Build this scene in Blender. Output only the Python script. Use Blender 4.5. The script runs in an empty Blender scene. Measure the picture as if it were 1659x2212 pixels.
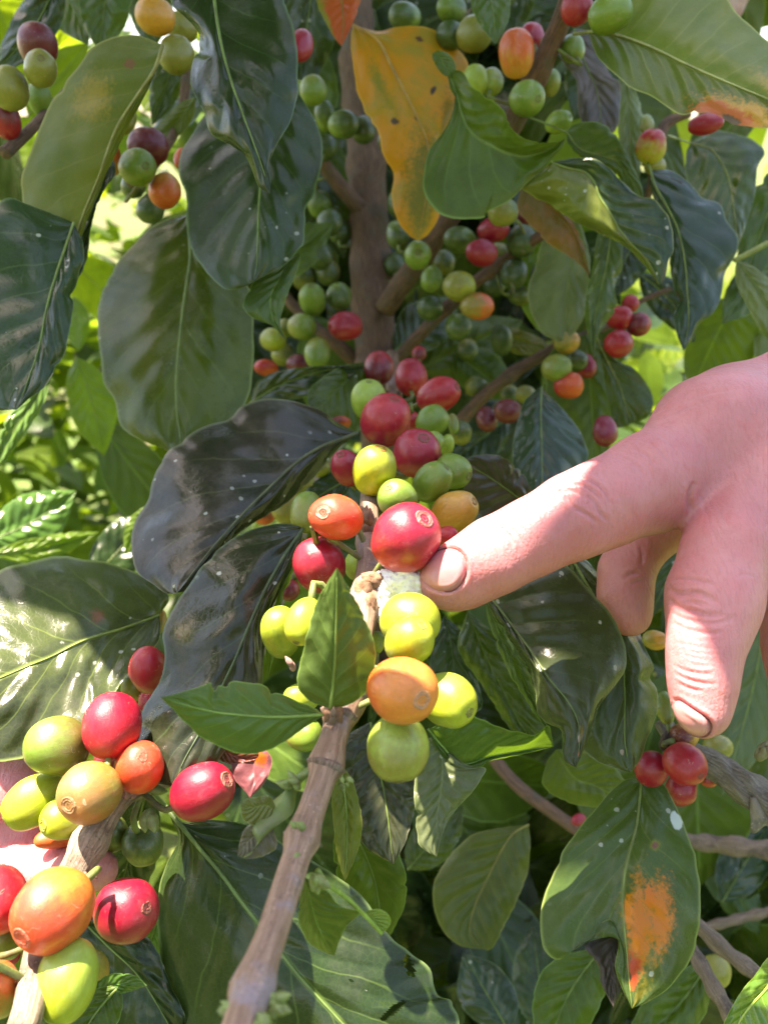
import bpy, bmesh, math, random
import numpy as np
from mathutils import Vector, Matrix, noise as mnoise
from mathutils.bvhtree import BVHTree
random.seed(7)
rng = np.random.default_rng(11)
sc = bpy.context.scene
COL = sc.collection
R_ = math.radians

# ---------------- camera ----------------
PITCH = R_(25)
CAMZ = 1.35
cam_d = bpy.data.cameras.new("camera")
cam = bpy.data.objects.new("camera", cam_d)
COL.objects.link(cam)
cam.location = (0, 0, CAMZ)
cam.rotation_euler = (math.pi / 2 - PITCH, 0, 0)
cam_d.sensor_fit = 'HORIZONTAL'
cam_d.sensor_width = 24
cam_d.lens = 26
cam_d.clip_start = 0.01
cam_d.clip_end = 500
cam_d.dof.use_dof = True
cam_d.dof.focus_distance = 0.205
cam_d.dof.aperture_fstop = 16
sc.camera = cam
RIGHT = np.array([1.0, 0, 0])
UP = np.array([0, math.sin(PITCH), math.cos(PITCH)])
BACK = np.array([0, -math.cos(PITCH), math.sin(PITCH)])
CP = np.array([0, 0, CAMZ])
KF = 24 / 26 / 1659.0          # metres per unit of sight per metre of distance

def P(u, v, d):
    """a point seen at (u, v) that stands d metres in front of the camera"""
    return CP + RIGHT * ((u - 829.5) * KF * d) + UP * ((1106 - v) * KF * d) - BACK * d

def PA(u, v, d):
    u = np.asarray(u, float); v = np.asarray(v, float); d = np.asarray(d, float)
    return CP + RIGHT * ((u - 829.5) * KF * d)[..., None] + UP * ((1106 - v) * KF * d)[..., None] - BACK * d[..., None]

# ---------------- light ----------------
SUN_CAM = np.array([-0.31, 0.90, 0.27])
L = RIGHT * SUN_CAM[0] + UP * SUN_CAM[1] + BACK * SUN_CAM[2]
L = L / np.linalg.norm(L)
elev = math.asin(L[2])
azim = math.atan2(L[0], L[1])
w = bpy.data.worlds.new("World")
sc.world = w
w.use_nodes = True
wt = w.node_tree
sky = wt.nodes.new("ShaderNodeTexSky")
sky.sky_type = 'NISHITA'
sky.sun_disc = False
sky.sun_elevation = elev
sky.sun_rotation = azim
sky.air_density = 1.0
sky.dust_density = 1.5
wt.links.new(sky.outputs[0], wt.nodes["Background"].inputs[0])
wt.nodes["Background"].inputs[1].default_value = 0.12
sun_d = bpy.data.lights.new("sun", 'SUN')
sun_d.energy = 5.0
sun_d.angle = R_(0.53)
sun_d.color = (1.0, 0.96, 0.91)
sun = bpy.data.objects.new("sun", sun_d)
COL.objects.link(sun)
sun.rotation_euler = Vector(L).to_track_quat('Z', 'Y').to_euler()
sun.location = (0, 0, 5)
sc.view_settings.view_transform = 'Standard'
sc.view_settings.look = 'None'
sc.view_settings.exposure = 2.42
sc.view_settings.gamma = 1
sc.view_settings.use_curve_mapping = False
sc.view_settings.use_white_balance = True
sc.view_settings.white_balance_temperature = 8000
sc.view_settings.white_balance_tint = 16
sc.render.engine = 'CYCLES'
sc.cycles.use_denoising = True
sc.cycles.max_bounces = 8
sc.cycles.diffuse_bounces = 4
sc.cycles.glossy_bounces = 3
sc.cycles.transmission_bounces = 4
sc.cycles.transparent_max_bounces = 4
sc.cycles.caustics_reflective = False
sc.cycles.caustics_refractive = False
sc.cycles.sample_clamp_indirect = 6

# ---------------- node helpers ----------------
class NT:
    def __init__(s, name):
        s.m = bpy.data.materials.new(name); s.m.use_nodes = True
        s.t = s.m.node_tree
        s.t.nodes.clear()
        s.out = s.t.nodes.new("ShaderNodeOutputMaterial")
    def n(s, typ, **kw):
        nd = s.t.nodes.new(typ)
        for k, v in kw.items(): setattr(nd, k, v)
        return nd
    def put(s, sock, v):
        if isinstance(v, bpy.types.NodeSocket): s.t.links.new(v, sock)
        elif isinstance(v, (tuple, list)) and len(v) == 3 and sock.type == 'RGBA': sock.default_value = (*v, 1)
        else: sock.default_value = v
    def ma(s, op, a, b=0.0, c=None, clamp=False):
        nd = s.n("ShaderNodeMath", operation=op, use_clamp=clamp)
        s.put(nd.inputs[0], a); s.put(nd.inputs[1], b)
        if c is not None: s.put(nd.inputs[2], c)
        return nd.outputs[0]
    def mix(s, f, a, b, blend='MIX'):
        nd = s.n("ShaderNodeMix", data_type='RGBA', blend_type=blend, clamp_factor=True)
        s.put(nd.inputs[0], f); s.put(nd.inputs[6], a); s.put(nd.inputs[7], b)
        return nd.outputs[2]
    def ss(s, x, lo, hi):
        nd = s.n("ShaderNodeMapRange", interpolation_type='SMOOTHSTEP')
        s.put(nd.inputs[0], x); s.put(nd.inputs[1], lo); s.put(nd.inputs[2], hi)
        return nd.outputs[0]
    def noise(s, vec, scale, detail=3, rough=.5, dist=0.0):
        nd = s.n("ShaderNodeTexNoise")
        s.put(nd.inputs['Vector'], vec); nd.inputs['Scale'].default_value = scale
        nd.inputs['Detail'].default_value = detail; nd.inputs['Roughness'].default_value = rough
        nd.inputs['Distortion'].default_value = dist
        return nd.outputs[0]
    def vor(s, vec, scale, feature='F1', out='Distance', rnd=1.0):
        nd = s.n("ShaderNodeTexVoronoi", feature=feature)
        s.put(nd.inputs['Vector'], vec); nd.inputs['Scale'].default_value = scale
        nd.inputs['Randomness'].default_value = rnd
        return nd.outputs[out]
    def comb(s, x, y, z):
        nd = s.n("ShaderNodeCombineXYZ")
        for i, q in enumerate((x, y, z)): s.put(nd.inputs[i], q)
        return nd.outputs[0]
    def sep(s, v):
        nd = s.n("ShaderNodeSeparateXYZ"); s.put(nd.inputs[0], v); return nd.outputs
    def coord(s, k='Object'): return s.n("ShaderNodeTexCoord").outputs[k]
    def bump(s, h, strength, dist=.001, normal=None):
        nd = s.n("ShaderNodeBump"); s.put(nd.inputs['Height'], h)
        nd.inputs['Strength'].default_value = strength; nd.inputs['Distance'].default_value = dist
        if normal is not None: s.put(nd.inputs['Normal'], normal)
        return nd.outputs[0]
    def pr(s, **kw):
        nd = s.n("ShaderNodeBsdfPrincipled")
        for k, v in kw.items(): s.put(nd.inputs[k.replace('_', ' ')], v)
        return nd
    def done(s, sh):
        s.t.links.new(sh, s.out.inputs[0]); return s.m

_mats = {}
def leaf_mat(c1, c2=None, vein=None, trans=.3, rough=.34, specks=.0, spots=(), colR=None, N=9, K=2.2, tcol=None, spec=.40, dust=0.0):
    key = repr((c1, c2, vein, trans, rough, specks, spots, colR, N, K, tcol, spec, dust))
    if key in _mats: return _mats[key]
    T = NT("leaf_surface")
    c2 = c2 or tuple(x * .7 for x in c1)
    vein = vein or tuple(min(1, x * 2.0 + .02) for x in c1)
    uv = T.coord('UV'); ob = T.coord('Object')
    S = T.sep(uv); s_, tt = S[0], S[1]
    t = T.ma('MULTIPLY', T.ma('SUBTRACT', tt, .5), 2.0)
    at = T.ma('ABSOLUTE', t)
    n1 = T.noise(ob, 45, 4, .6)
    n2 = T.noise(ob, 160, 3, .6)
    f = T.ss(T.ma('ADD', T.ma('MULTIPLY', n1, .8), T.ma('MULTIPLY', n2, .2)), .42, .60)
    base = T.mix(f, c1, c2)
    if colR is not None:
        base = T.mix(T.ss(t, -.03, .03), base, T.mix(f, colR, tuple(x * .75 for x in colR)))
    nw = T.noise(ob, 90, 2)
    ph = T.ma('SUBTRACT', T.ma('MULTIPLY', s_, float(N)), T.ma('MULTIPLY', T.ma('POWER', at, .75), K))
    ph = T.ma('ADD', ph, T.ma('MULTIPLY', nw, .35))
    ph = T.ma('ADD', ph, T.ma('MULTIPLY', T.ss(t, -.01, .01), .37))
    fr = T.ma('ABSOLUTE', T.ma('SUBTRACT', T.ma('FRACT', ph), .5))      # .0 at the vein
    vl = T.ma('SUBTRACT', 1.0, T.ss(fr, .006, .045))
    vl = T.ma('MULTIPLY', vl, T.ma('SUBTRACT', 1.0, T.ss(at, .55, .98)))
    mid = T.ma('SUBTRACT', 1.0, T.ss(at, .012, .045))
    tert = T.ma('SUBTRACT', 1.0, T.ss(T.vor(ob, 620, 'DISTANCE_TO_EDGE'), 0, .12))
    base = T.mix(T.ma('MULTIPLY', vl, .42), base, vein)
    base = T.mix(T.ma('MULTIPLY', mid, .85), base, vein)
    base = T.mix(T.ma('MULTIPLY', tert, .07), base, vein)
    edge = T.ss(at, .955, .995)
    base = T.mix(T.ma('MULTIPLY', edge, .6), base, tuple(min(1, x * 1.4 + .03) for x in vein))
    for (s0, t0, rs, rt, c, soft) in spots:
        a = T.ma('DIVIDE', T.ma('SUBTRACT', s_, s0), rs)
        b = T.ma('DIVIDE', T.ma('SUBTRACT', t, t0), rt)
        r = T.ma('SQRT', T.ma('ADD', T.ma('MULTIPLY', a, a), T.ma('MULTIPLY', b, b)))
        r = T.ma('ADD', r, T.ma('MULTIPLY', T.ma('SUBTRACT', T.noise(ob, 120, 8, .78), .5), 1.5))
        if soft > .35: r = T.ma('ADD', r, T.ma('MULTIPLY', T.ma('SUBTRACT', T.noise(ob, 800, 3, .7), .5), 1.5))
        r = T.ma('SUBTRACT', r, T.ma('MULTIPLY', T.ma('MAXIMUM', vl, mid), -.12 if soft > .35 else 0))
        base = T.mix(T.ma('SUBTRACT', 1.0, T.ss(r, 1 - soft, 1.0 + .02)), base, c)
    # brown scars and pale dots
    if specks > 0:
        vd = T.ma('ADD', T.vor(ob, 330), T.ma('MULTIPLY', T.ma('SUBTRACT', T.noise(ob, 1500, 2), .5), .22))
        rnd = T.sep(T.vor(ob, 330, out='Color'))[0]
        nb = T.noise(ob, 32, 3)
        th = T.ma('MULTIPLY', T.ma('POWER', rnd, 5.0), .32)
        dot = T.ma('SUBTRACT', 1.0, T.ss(vd, T.ma('MULTIPLY', th, .7), th))
        dot = T.ma('MULTIPLY', dot, T.ma('GREATER_THAN', rnd, .66))
        dot = T.ma('MULTIPLY', dot, T.ss(nb, .60 - .20 * specks, .70 - .20 * specks))
        base = T.mix(T.ma('MULTIPLY', dot, .8), base, (.40, .43, .38))
    if dust > 0:
        dn = T.ss(T.noise(ob, 70, 6, .7), .48, .75)
        base = T.mix(T.ma('MULTIPLY', dn, dust), base, (.22, .20, .17))
    quilt = T.ma('MULTIPLY', T.ss(fr, 0, .5), T.ma('SUBTRACT', 1.0, T.ss(at, .8, 1)))
    h = T.ma('ADD', T.ma('MULTIPLY', quilt, 1.2), T.ma('MULTIPLY', T.noise(ob, 480, 3, .6), .14))
    h = T.ma('SUBTRACT', h, T.ma('MULTIPLY', tert, .05))
    h = T.ma('ADD', h, T.ma('MULTIPLY', n2, .35))
    nb_ = T.bump(h, .45, .0006)
    rg = T.ma('ADD', rough - .17, T.ma('MULTIPLY', T.noise(ob, 70, 5, .75), .26))
    p = T.pr(Base_Color=base, Roughness=rg, Normal=nb_)
    p.inputs['Specular IOR Level'].default_value = spec
    tr = T.n("ShaderNodeBsdfTranslucent")
    g = T.mix(.6, base, tcol or (.34, .52, .03), 'MIX') if trans else base
    tc = T.mix(.5, g, base)
    tc = T.mix(T.ma('MULTIPLY', T.ma('MAXIMUM', vl, mid), .35), tc, tuple(x * .5 for x in c1))
    T.put(tr.inputs[0], tc)
    mx = T.n("ShaderNodeMixShader"); mx.inputs[0].default_value = trans
    T.t.links.new(p.outputs[0], mx.inputs[1]); T.t.links.new(tr.outputs[0], mx.inputs[2])
    m = T.done(mx.outputs[0]); _mats[key] = m
    return m

def bark_mat(c1, c2, c3, key, scale=1.0, bump=.9):
    if key in _mats: return _mats[key]
    T = NT(key)
    uv = T.coord('UV'); S = T.sep(uv)
    vec = T.comb(T.ma('MULTIPLY', S[0], 60.0), T.ma('MULTIPLY', S[1], 900.0), 0.0)   # metres along, metres around
    ob = T.coord('Object')
    a = T.noise(vec, 1.4 * scale, 5, .65, .6)
    b = T.noise(ob, 90, 4, .6)
    c = T.noise(ob, 420, 4, .7)
    base = T.mix(T.ss(a, .35, .66), c1, c2)
    base = T.mix(T.ma('MULTIPLY', T.ss(b, .52, .66), .8), base, c3)
    base = T.mix(T.ma('MULTIPLY', T.ss(c, .58, .70), .5), base, tuple(x * .35 for x in c1))
    cr_ = T.ma('SUBTRACT', 1.0, T.ss(T.ma('ABSOLUTE', T.ma('SUBTRACT', T.noise(vec, 2.6 * scale, 3, .6, .4), .5)), .0, .018))
    base = T.mix(T.ma('MULTIPLY', T.ma('MULTIPLY', cr_, T.ss(T.noise(ob, 150, 3), .45, .6)), .75), base, tuple(x * .22 for x in c1))
    dt = T.ma('SUBTRACT', 1.0, T.ss(T.vor(ob, 850), .10, .26))
    base = T.mix(T.ma('MULTIPLY', T.ma('MULTIPLY', dt, T.ss(b, .40, .55)), .45), base, tuple(min(1, x * 1.5 + .05) for x in c2))
    base = T.mix(T.ma('MULTIPLY', T.ss(T.noise(ob, 1300, 3, .6), .48, .62), .28), base, tuple(x * .45 for x in c2))
    h = T.ma('SUBTRACT', T.ma('ADD', a, T.ma('MULTIPLY', c, .5)), T.ma('MULTIPLY', cr_, .5))
    p = T.pr(Base_Color=base, Roughness=.72, Normal=T.bump(h, bump, .0008))
    m = T.done(p.outputs[0]); _mats[key] = m
    return m

def cherry_mat(cA, cB, k=.0, seed=0):
    """cA at the stalk end, cB towards the crown"""
    key = repr(("ch", cA, cB, k))
    if key in _mats: return _mats[key]
    T = NT("cherry_skin")
    ob = T.coord('Object'); S = T.sep(ob)
    rn = T.n("ShaderNodeObjectInfo").outputs['Random']
    off = T.comb(T.ma('MULTIPLY', rn, 37.0), T.ma('MULTIPLY', rn, 11.0), rn)
    va = T.n("ShaderNodeVectorMath", operation='ADD'); T.put(va.inputs[0], ob); T.put(va.inputs[1], off)
    v = va.outputs[0]
    st = T.comb(T.ma('MULTIPLY', T.sep(v)[0], 1.0), T.ma('MULTIPLY', T.sep(v)[1], 1.0), T.ma('MULTIPLY', T.sep(v)[2], .22))
    n1 = T.noise(v, 1.6, 3, .55); streak = T.noise(st, 9, 4, .65); n3 = T.noise(v, 22, 3, .6)
    g = T.ma('ADD', S[2], T.ma('MULTIPLY', T.ma('SUBTRACT', n1, .5), 2.2))
    g = T.ma('ADD', g, T.ma('MULTIPLY', T.ma('SUBTRACT', streak, .5), .6))
    base = T.mix(T.ss(T.ma('ADD', g, k), -.7, .75), cA, cB)
    base = T.mix(T.ma('MULTIPLY', T.ss(streak, .45, .75), .25), base, tuple(min(1, x * 1.5 + .02) for x in cB))
    base = T.mix(T.ma('MULTIPLY', T.ss(n3, .62, .78), .2), base, tuple(min(1, x * 1.3 + .05) for x in cA))
    base = T.mix(T.ma('MULTIPLY', T.ss(T.noise(v, 4.5, 5, .7, .5), .42, .70), .30), base, tuple(x * .62 for x in cB))
    base = T.mix(T.ma('MULTIPLY', T.ss(T.noise(v, 2.2, 4, .6, .3), .55, .75), .30), base, tuple(min(1, x * .8 + .10) for x in cA))
    base = T.mix(T.ma('MULTIPLY', T.ss(T.noise(v, 60, 4, .7), .55, .72), .22), base, tuple(x * .5 for x in cB))
    vd = T.vor(v, 9); r0 = T.sep(T.vor(v, 9, out='Color'))[0]
    dot = T.ma('MULTIPLY', T.ma('SUBTRACT', 1.0, T.ss(vd, .03, .07)), T.ma('GREATER_THAN', r0, .72))
    base = T.mix(T.ma('MULTIPLY', dot, .55), base, (.55, .45, .25))
    # corky scar lines
    sc_ = T.ma('SUBTRACT', 1.0, T.ss(T.ma('ABSOLUTE', T.ma('SUBTRACT', T.noise(v, 1.3, 2, .4, .8), .5)), .0, .006))
    sc_ = T.ma('MULTIPLY', sc_, T.ss(T.noise(v, 2.5, 2), .55, .65))
    base = T.mix(T.ma('MULTIPLY', sc_, .6), base, (.55, .42, .28))
    h = T.ma('ADD', T.ma('MULTIPLY', n3, .5), T.ma('MULTIPLY', streak, .6))
    h = T.ma('ADD', h, T.ma('MULTIPLY', sc_, .5))
    rg = T.ma('ADD', .20, T.ma('MULTIPLY', T.noise(v, 3.5, 6, .75), .46))
    p = T.pr(Base_Color=base, Roughness=rg, Normal=T.bump(h, .10, .05))
    p.inputs['Subsurface Weight'].default_value = .25
    p.inputs['Subsurface Radius'].default_value = (1, .5, .2)
    p.inputs['Subsurface Scale'].default_value = .0022
    p.inputs['Coat Weight'].default_value = .25
    p.inputs['Coat Roughness'].default_value = .12
    m = T.done(p.outputs[0]); _mats[key] = m
    return m

def plain_mat(name, c, rough=.6, c2=None, scale=300, bump=.4, sss=0, dist=.0006):
    key = repr((name, c, c2, rough))
    if key in _mats: return _mats[key]
    T = NT(name); ob = T.coord('Object')
    n = T.noise(ob, scale, 4, .65)
    base = T.mix(T.ss(n, .35, .65), c, c2 or tuple(x * .6 for x in c))
    p = T.pr(Base_Color=base, Roughness=rough, Normal=T.bump(n, bump, dist))
    if sss:
        p.inputs['Subsurface Weight'].default_value = sss
        p.inputs['Subsurface Scale'].default_value = .002
    m = T.done(p.outputs[0]); _mats[key] = m
    return m

# ---------------- object helpers ----------------
def link(name, me, mat=None, parent=None, loc=None, smooth=True):
    o = bpy.data.objects.new(name, me); COL.objects.link(o)
    if mat is not None: me.materials.append(mat)
    if smooth and len(me.polygons): me.polygons.foreach_set("use_smooth", np.ones(len(me.polygons), bool))
    if loc is not None: o.location = loc
    if parent is not None:
        o.parent = parent
        o.matrix_parent_inverse = parent_world(parent).inverted()
    return o

def parent_world(p):
    m = Matrix.LocRotScale(p.location, p.rotation_euler if p.rotation_mode != 'QUATERNION' else p.rotation_quaternion, p.scale)
    if p.parent is not None: m = parent_world(p.parent) @ p.matrix_parent_inverse @ m
    return m

def tag(o, label=None, cat=None, group=None, kind=None):
    for k, v in (("label", label), ("category", cat), ("group", group), ("kind", kind)):
        if v: o[k] = v
    return o

def empty(name, loc, label, cat, group=None):
    o = bpy.data.objects.new(name, None); COL.objects.link(o); o.location = loc
    o.empty_display_size = .01
    return tag(o, label, cat, group)

def mesh_np(name, verts, faces, uv=None, center=None):
    """verts (n,3), faces list or (m,4); centred on its own origin"""
    verts = np.asarray(verts, float)
    c = verts.mean(0) if center is None else np.asarray(center)
    me = bpy.data.meshes.new(name)
    me.from_pydata((verts - c).tolist(), [], faces.tolist() if isinstance(faces, np.ndarray) else faces)
    if uv is not None:
        l = me.uv_layers.new(name="UVMap")
        idx = np.empty(len(me.loops), int); me.loops.foreach_get("vertex_index", idx)
        l.data.foreach_set("uv", np.asarray(uv, np.float32)[idx].ravel())
    me.update()
    return me, c

def catmull(pts, n):
    p = np.asarray(pts, float)
    if len(p) == 2:
        return p[0] + (p[1] - p[0]) * np.linspace(0, 1, n)[:, None]
    q = np.vstack([2 * p[0] - p[1], p, 2 * p[-1] - p[-2]])
    out = []
    for i in range(1, len(q) - 2):
        t = np.linspace(0, 1, 14, endpoint=False)[:, None]
        a, b, c, d = q[i - 1], q[i], q[i + 1], q[i + 2]
        out.append(.5 * ((2 * b) + (-a + c) * t + (2 * a - 5 * b + 4 * c - d) * t ** 2 + (-a + 3 * b - 3 * c + d) * t ** 3))
    out = np.vstack(out + [p[-1:]])
    seg = np.r_[0, np.cumsum(np.linalg.norm(np.diff(out[:, :2], axis=0), axis=1))]
    s = np.linspace(0, seg[-1], n)
    return np.stack([np.interp(s, seg, out[:, k]) for k in range(out.shape[1])], 1)

def tube_mesh(name, pts, rad, seg=12, wob=0.0, caps=True):
    pts = np.asarray(pts, float); n = len(pts); rad = np.broadcast_to(np.asarray(rad, float), (n,))
    tan = np.gradient(pts, axis=0); tan /= np.linalg.norm(tan, axis=1)[:, None] + 1e-12
    up = np.array([0.13, -0.7, 0.7]); a = np.cross(tan[0], up)
    if np.linalg.norm(a) < .1: a = np.cross(tan[0], [1, 0, 0])
    a /= np.linalg.norm(a)
    V = []; UVs = []
    ln = np.r_[0, np.cumsum(np.linalg.norm(np.diff(pts, axis=0), axis=1))]
    for i in range(n):
        a = a - tan[i] * np.dot(a, tan[i]); a /= np.linalg.norm(a)
        b = np.cross(tan[i], a)
        for j in range(seg + 1):
            th = 2 * math.pi * j / seg
            q = pts[i] + (a * math.cos(th) + b * math.sin(th)) * rad[i] * (1 + (wob * mnoise.noise(Vector(pts[i] * 160) + Vector((math.cos(th) * 1.5, math.sin(th) * 1.5, 0))) if wob else 0))
            V.append(q); UVs.append((ln[i], j / seg * 2 * math.pi * rad.mean()))
    F = []
    for i in range(n - 1):
        for j in range(seg):
            k = i * (seg + 1) + j
            F.append((k, k + 1, k + seg + 2, k + seg + 1))
    if caps:
        F.append(tuple(range(seg - 1, -1, -1)))
        F.append(tuple((n - 1) * (seg + 1) + j for j in range(seg)))
    return mesh_np(name, V, F, UVs)

def tube(name, pts, rad, mat, parent=None, seg=12, wob=0.0):
    me, c = tube_mesh(name, pts, rad, seg, wob)
    return link(name, me, mat, parent, c)

BRANCH_PTS = []          # (n,3) centre points of all wood, for the stalks
def wood(name, uvdr, mat, parent, n=40, seg=16, wob=.10, nodes=(), keep=True, joints=()):
    """a branch through (u, v, distance, radius) points; nodes swell it"""
    c = catmull(uvdr, n)
    pts = PA(c[:, 0], c[:, 1], c[:, 2]); rad = c[:, 3] * KF * c[:, 2]
    s = np.linspace(0, 1, n)
    for (s0, amt, wd) in nodes: rad = rad * (1 + amt * np.exp(-((s - s0) / wd) ** 2))
    for (ju, jv, amt, wd) in joints:
        j0 = int(np.argmin((c[:, 0] - ju) ** 2 + (c[:, 1] - jv) ** 2)); q_ = (np.arange(n) - j0) / wd
        rad = rad * (1 + amt * np.where(q_ < 0, np.exp(-q_ ** 2 * 4), np.exp(-q_ ** 2)))
    if keep: BRANCH_PTS.append(pts)
    return tube(name, pts, rad, mat, parent, seg, wob)

def join_mesh(name, parts):
    """parts: list of (verts, faces) -> one mesh"""
    V = []; F = []; k = 0
    for v, f in parts:
        V.append(np.asarray(v)); F += [tuple(int(i) + k for i in q) for q in f]; k += len(v)
    return mesh_np(name, np.vstack(V), F)

# ---------------- leaves ----------------
def vein_tube(pts, r0, mat, parent, stalk=None, name="midrib"):
    rad = np.linspace(r0, r0 * .22, len(pts))
    tube(name, pts, rad, mat, parent, seg=6)

G1 = dict(c1=(.045, .095, .020), c2=(.030, .065, .016))
def leaf(parent, d0, d1, mid, Lp, Rp, mat, label=None, dl=0., dr=0., bow=0., bulge=.0012, quilt=.00055, N=9, K=2.2,
         rip=(.0012, 3.1, 0.), petiole=None, rib=True, ribcol=(.16, .24, .05), nu=84, nv=28, name="leaf", holes=()):
    """a leaf blade through its midrib and its two edges, each a line of (u, v); d0/d1 distance at base and tip,
    dl/dr how much farther the edges stand; petiole = further (u, v, d) points of the stalk"""
    M = catmull(mid, nu)
    Lc = catmull([mid[0]] + list(Lp) + [mid[-1]], nu)
    Rc = catmull([mid[0]] + list(Rp) + [mid[-1]], nu)
    rq = random.Random(int(mid[0][0] * 31 + mid[-1][1] * 17)); sq = np.linspace(0, 1, nu)
    kk = min(1.0, math.hypot(mid[0][0] - mid[-1][0], mid[0][1] - mid[-1][1]) / 300) * min(1, .30 / d0)
    for E_, ph_ in ((Lc, rq.uniform(0, 9)), (Rc, rq.uniform(0, 9))):
        w_ = np.array([mnoise.noise(Vector((x * 16, ph_, 1))) * 3.2 + mnoise.noise(Vector((x * 38, ph_, 7))) * 1.5 for x in sq])
        for _ in range(rq.choice((0, 0, 1, 1, 2))):
            s0_ = rq.uniform(.25, .85); w_ -= rq.uniform(3, 9) * np.exp(-((sq - s0_) / rq.uniform(.008, .02)) ** 2)
        dv = E_[:, :2] - M[:, :2]; ln_ = np.linalg.norm(dv, axis=1)[:, None] + 1e-6
        E_[:, :2] += dv / ln_ * (w_ * kk * np.sin(math.pi * sq) ** .5)[:, None]
    s = np.linspace(0, 1, nu); env = np.sin(math.pi * np.clip(s, 0, 1)) ** .6
    env[0] = env[-1] = 0
    dm = d0 + (d1 - d0) * s + bow * 4 * s * (1 - s)
    t = np.linspace(-1, 1, nv)
    U = np.empty((nu, nv)); V = np.empty((nu, nv)); D = np.empty((nu, nv))
    seed = (mid[0][0] * .13 + mid[0][1] * .07)
    kz = min(1.15, max(.15, math.hypot(mid[0][0] - mid[-1][0], mid[0][1] - mid[-1][1]) * KF * d0 / .055)); quilt *= kz; bulge *= kz; rip = (rip[0] * kz, rip[1], rip[2])
    for j, tj in enumerate(t):
        a = abs(tj); E = Lc if tj < 0 else Rc; de = dl if tj < 0 else dr
        U[:, j] = M[:, 0] + (E[:, 0] - M[:, 0]) * a
        V[:, j] = M[:, 1] + (E[:, 1] - M[:, 1]) * a
        ph = s * N - a ** .75 * K + (.37 if tj > 0 else 0)
        q = np.abs((ph % 1.0) - .5) * 2           # 0 at the vein
        q = np.sqrt(q + 1e-6)
        D[:, j] = (dm + de * env * a ** 1.25 - bulge * env * np.sin(math.pi * a ** .8)
                   - quilt * env * q * np.sin(math.pi * min(1, a * 1.05) ** .9)
                   + rip[0] * env * a ** 2.2 * np.sin(2 * math.pi * rip[1] * s + rip[2] + (1.3 if tj > 0 else 0)))
        D[:, j] += env * .0022 * kz * np.array([mnoise.noise(Vector((x * 3.1 + seed, tj * 1.7, seed))) for x in s]) + env * .0007 * kz * np.array([mnoise.noise(Vector((x * 9 + seed, tj * 4, seed + 3))) for x in s])
    pts = PA(U, V, D)
    vid = np.arange(nu * nv).reshape(nu, nv)
    F = np.stack([vid[:-1, :-1], vid[1:, :-1], vid[1:, 1:], vid[:-1, 1:]], -1).reshape(-1, 4)
    uv = np.stack(np.broadcast_arrays(s[:, None], (t * .5 + .5)[None, :]), -1).reshape(-1, 2)
    if holes:
        fu = U.ravel()[F].mean(1); fv = V.ravel()[F].mean(1); okf = np.ones(len(F), bool)
        for (hu, hv, ru, rv, an) in holes:
            a_ = (fu - hu) * math.cos(an) + (fv - hv) * math.sin(an); b_ = -(fu - hu) * math.sin(an) + (fv - hv) * math.cos(an)
            okf &= (a_ / ru) ** 2 + (b_ / rv) ** 2 > 1 + .06 * np.sin(a_ * .4 + b_ * .3)
        F = F[okf]
    mp = pts[:, nv // 2 - 1:nv // 2 + 1].mean(1)
    me, c = mesh_np(name, pts.reshape(-1, 3), F, uv, center=pts[0, nv // 2])
    o = link(name, me, mat, parent, c)
    if label: o['label'] = label
    if rib:
        size = np.linalg.norm(pts[0, 0] - pts[-1, 0])
        r0 = max(.00035, size * .0075)
        k = int(nu * .93)
        back = []
        if petiole: 
            pc = np.array([P(*q) for q in petiole])
            pc = catmull(np.vstack([pc[::-1], mp[:1]]), 10)[:-1]
            back = list(pc)
        line = np.vstack([back + [mp[i] + (-L * 0 + BACK * .00015) for i in range(0, k)]]) if back else mp[:k] + BACK * .00015
        vein_tube(line, r0, plain_mat("leaf_rib", ribcol, .5, scale=120), o)
    return o

def profile(s, tip=.16):
    b = np.sin(math.pi * np.clip(s, 0, 1) ** .88) ** .82
    return b * (1 - .45 * np.clip((s - (1 - tip)) / tip, 0, 1))

def qleaf(parent, a, b, w, mat, label=None, bend=0., dl=0., dr=0., wl=1., **kw):
    """a plain leaf from a=(u,v,d) to b=(u,v,d), w = half width in sight units, bend = sideways bow"""
    s = np.linspace(0, 1, 9)
    dx, dy = b[0] - a[0], b[1] - a[1]; ln = math.hypot(dx, dy); nx, ny = -dy / ln, dx / ln
    bx = bend * np.sin(math.pi * s)
    mid = [(a[0] + dx * q + nx * e, a[1] + dy * q + ny * e) for q, e in zip(s, bx)]
    pr = profile(s)
    wv = lambda q, k: 1 + .05 * math.sin(9 * q + a[0] + k)
    Lp = [(m[0] + nx * w * wl * p * wv(q, 0), m[1] + ny * w * wl * p * wv(q, 0)) for m, p, q in zip(mid, pr, s)][1:-1]
    Rp = [(m[0] - nx * w * p * wv(q, 2), m[1] - ny * w * p * wv(q, 2)) for m, p, q in zip(mid, pr, s)][1:-1]
    return leaf(parent, a[2], b[2], mid, Lp, Rp, mat, label, dl, dr, **kw)

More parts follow.
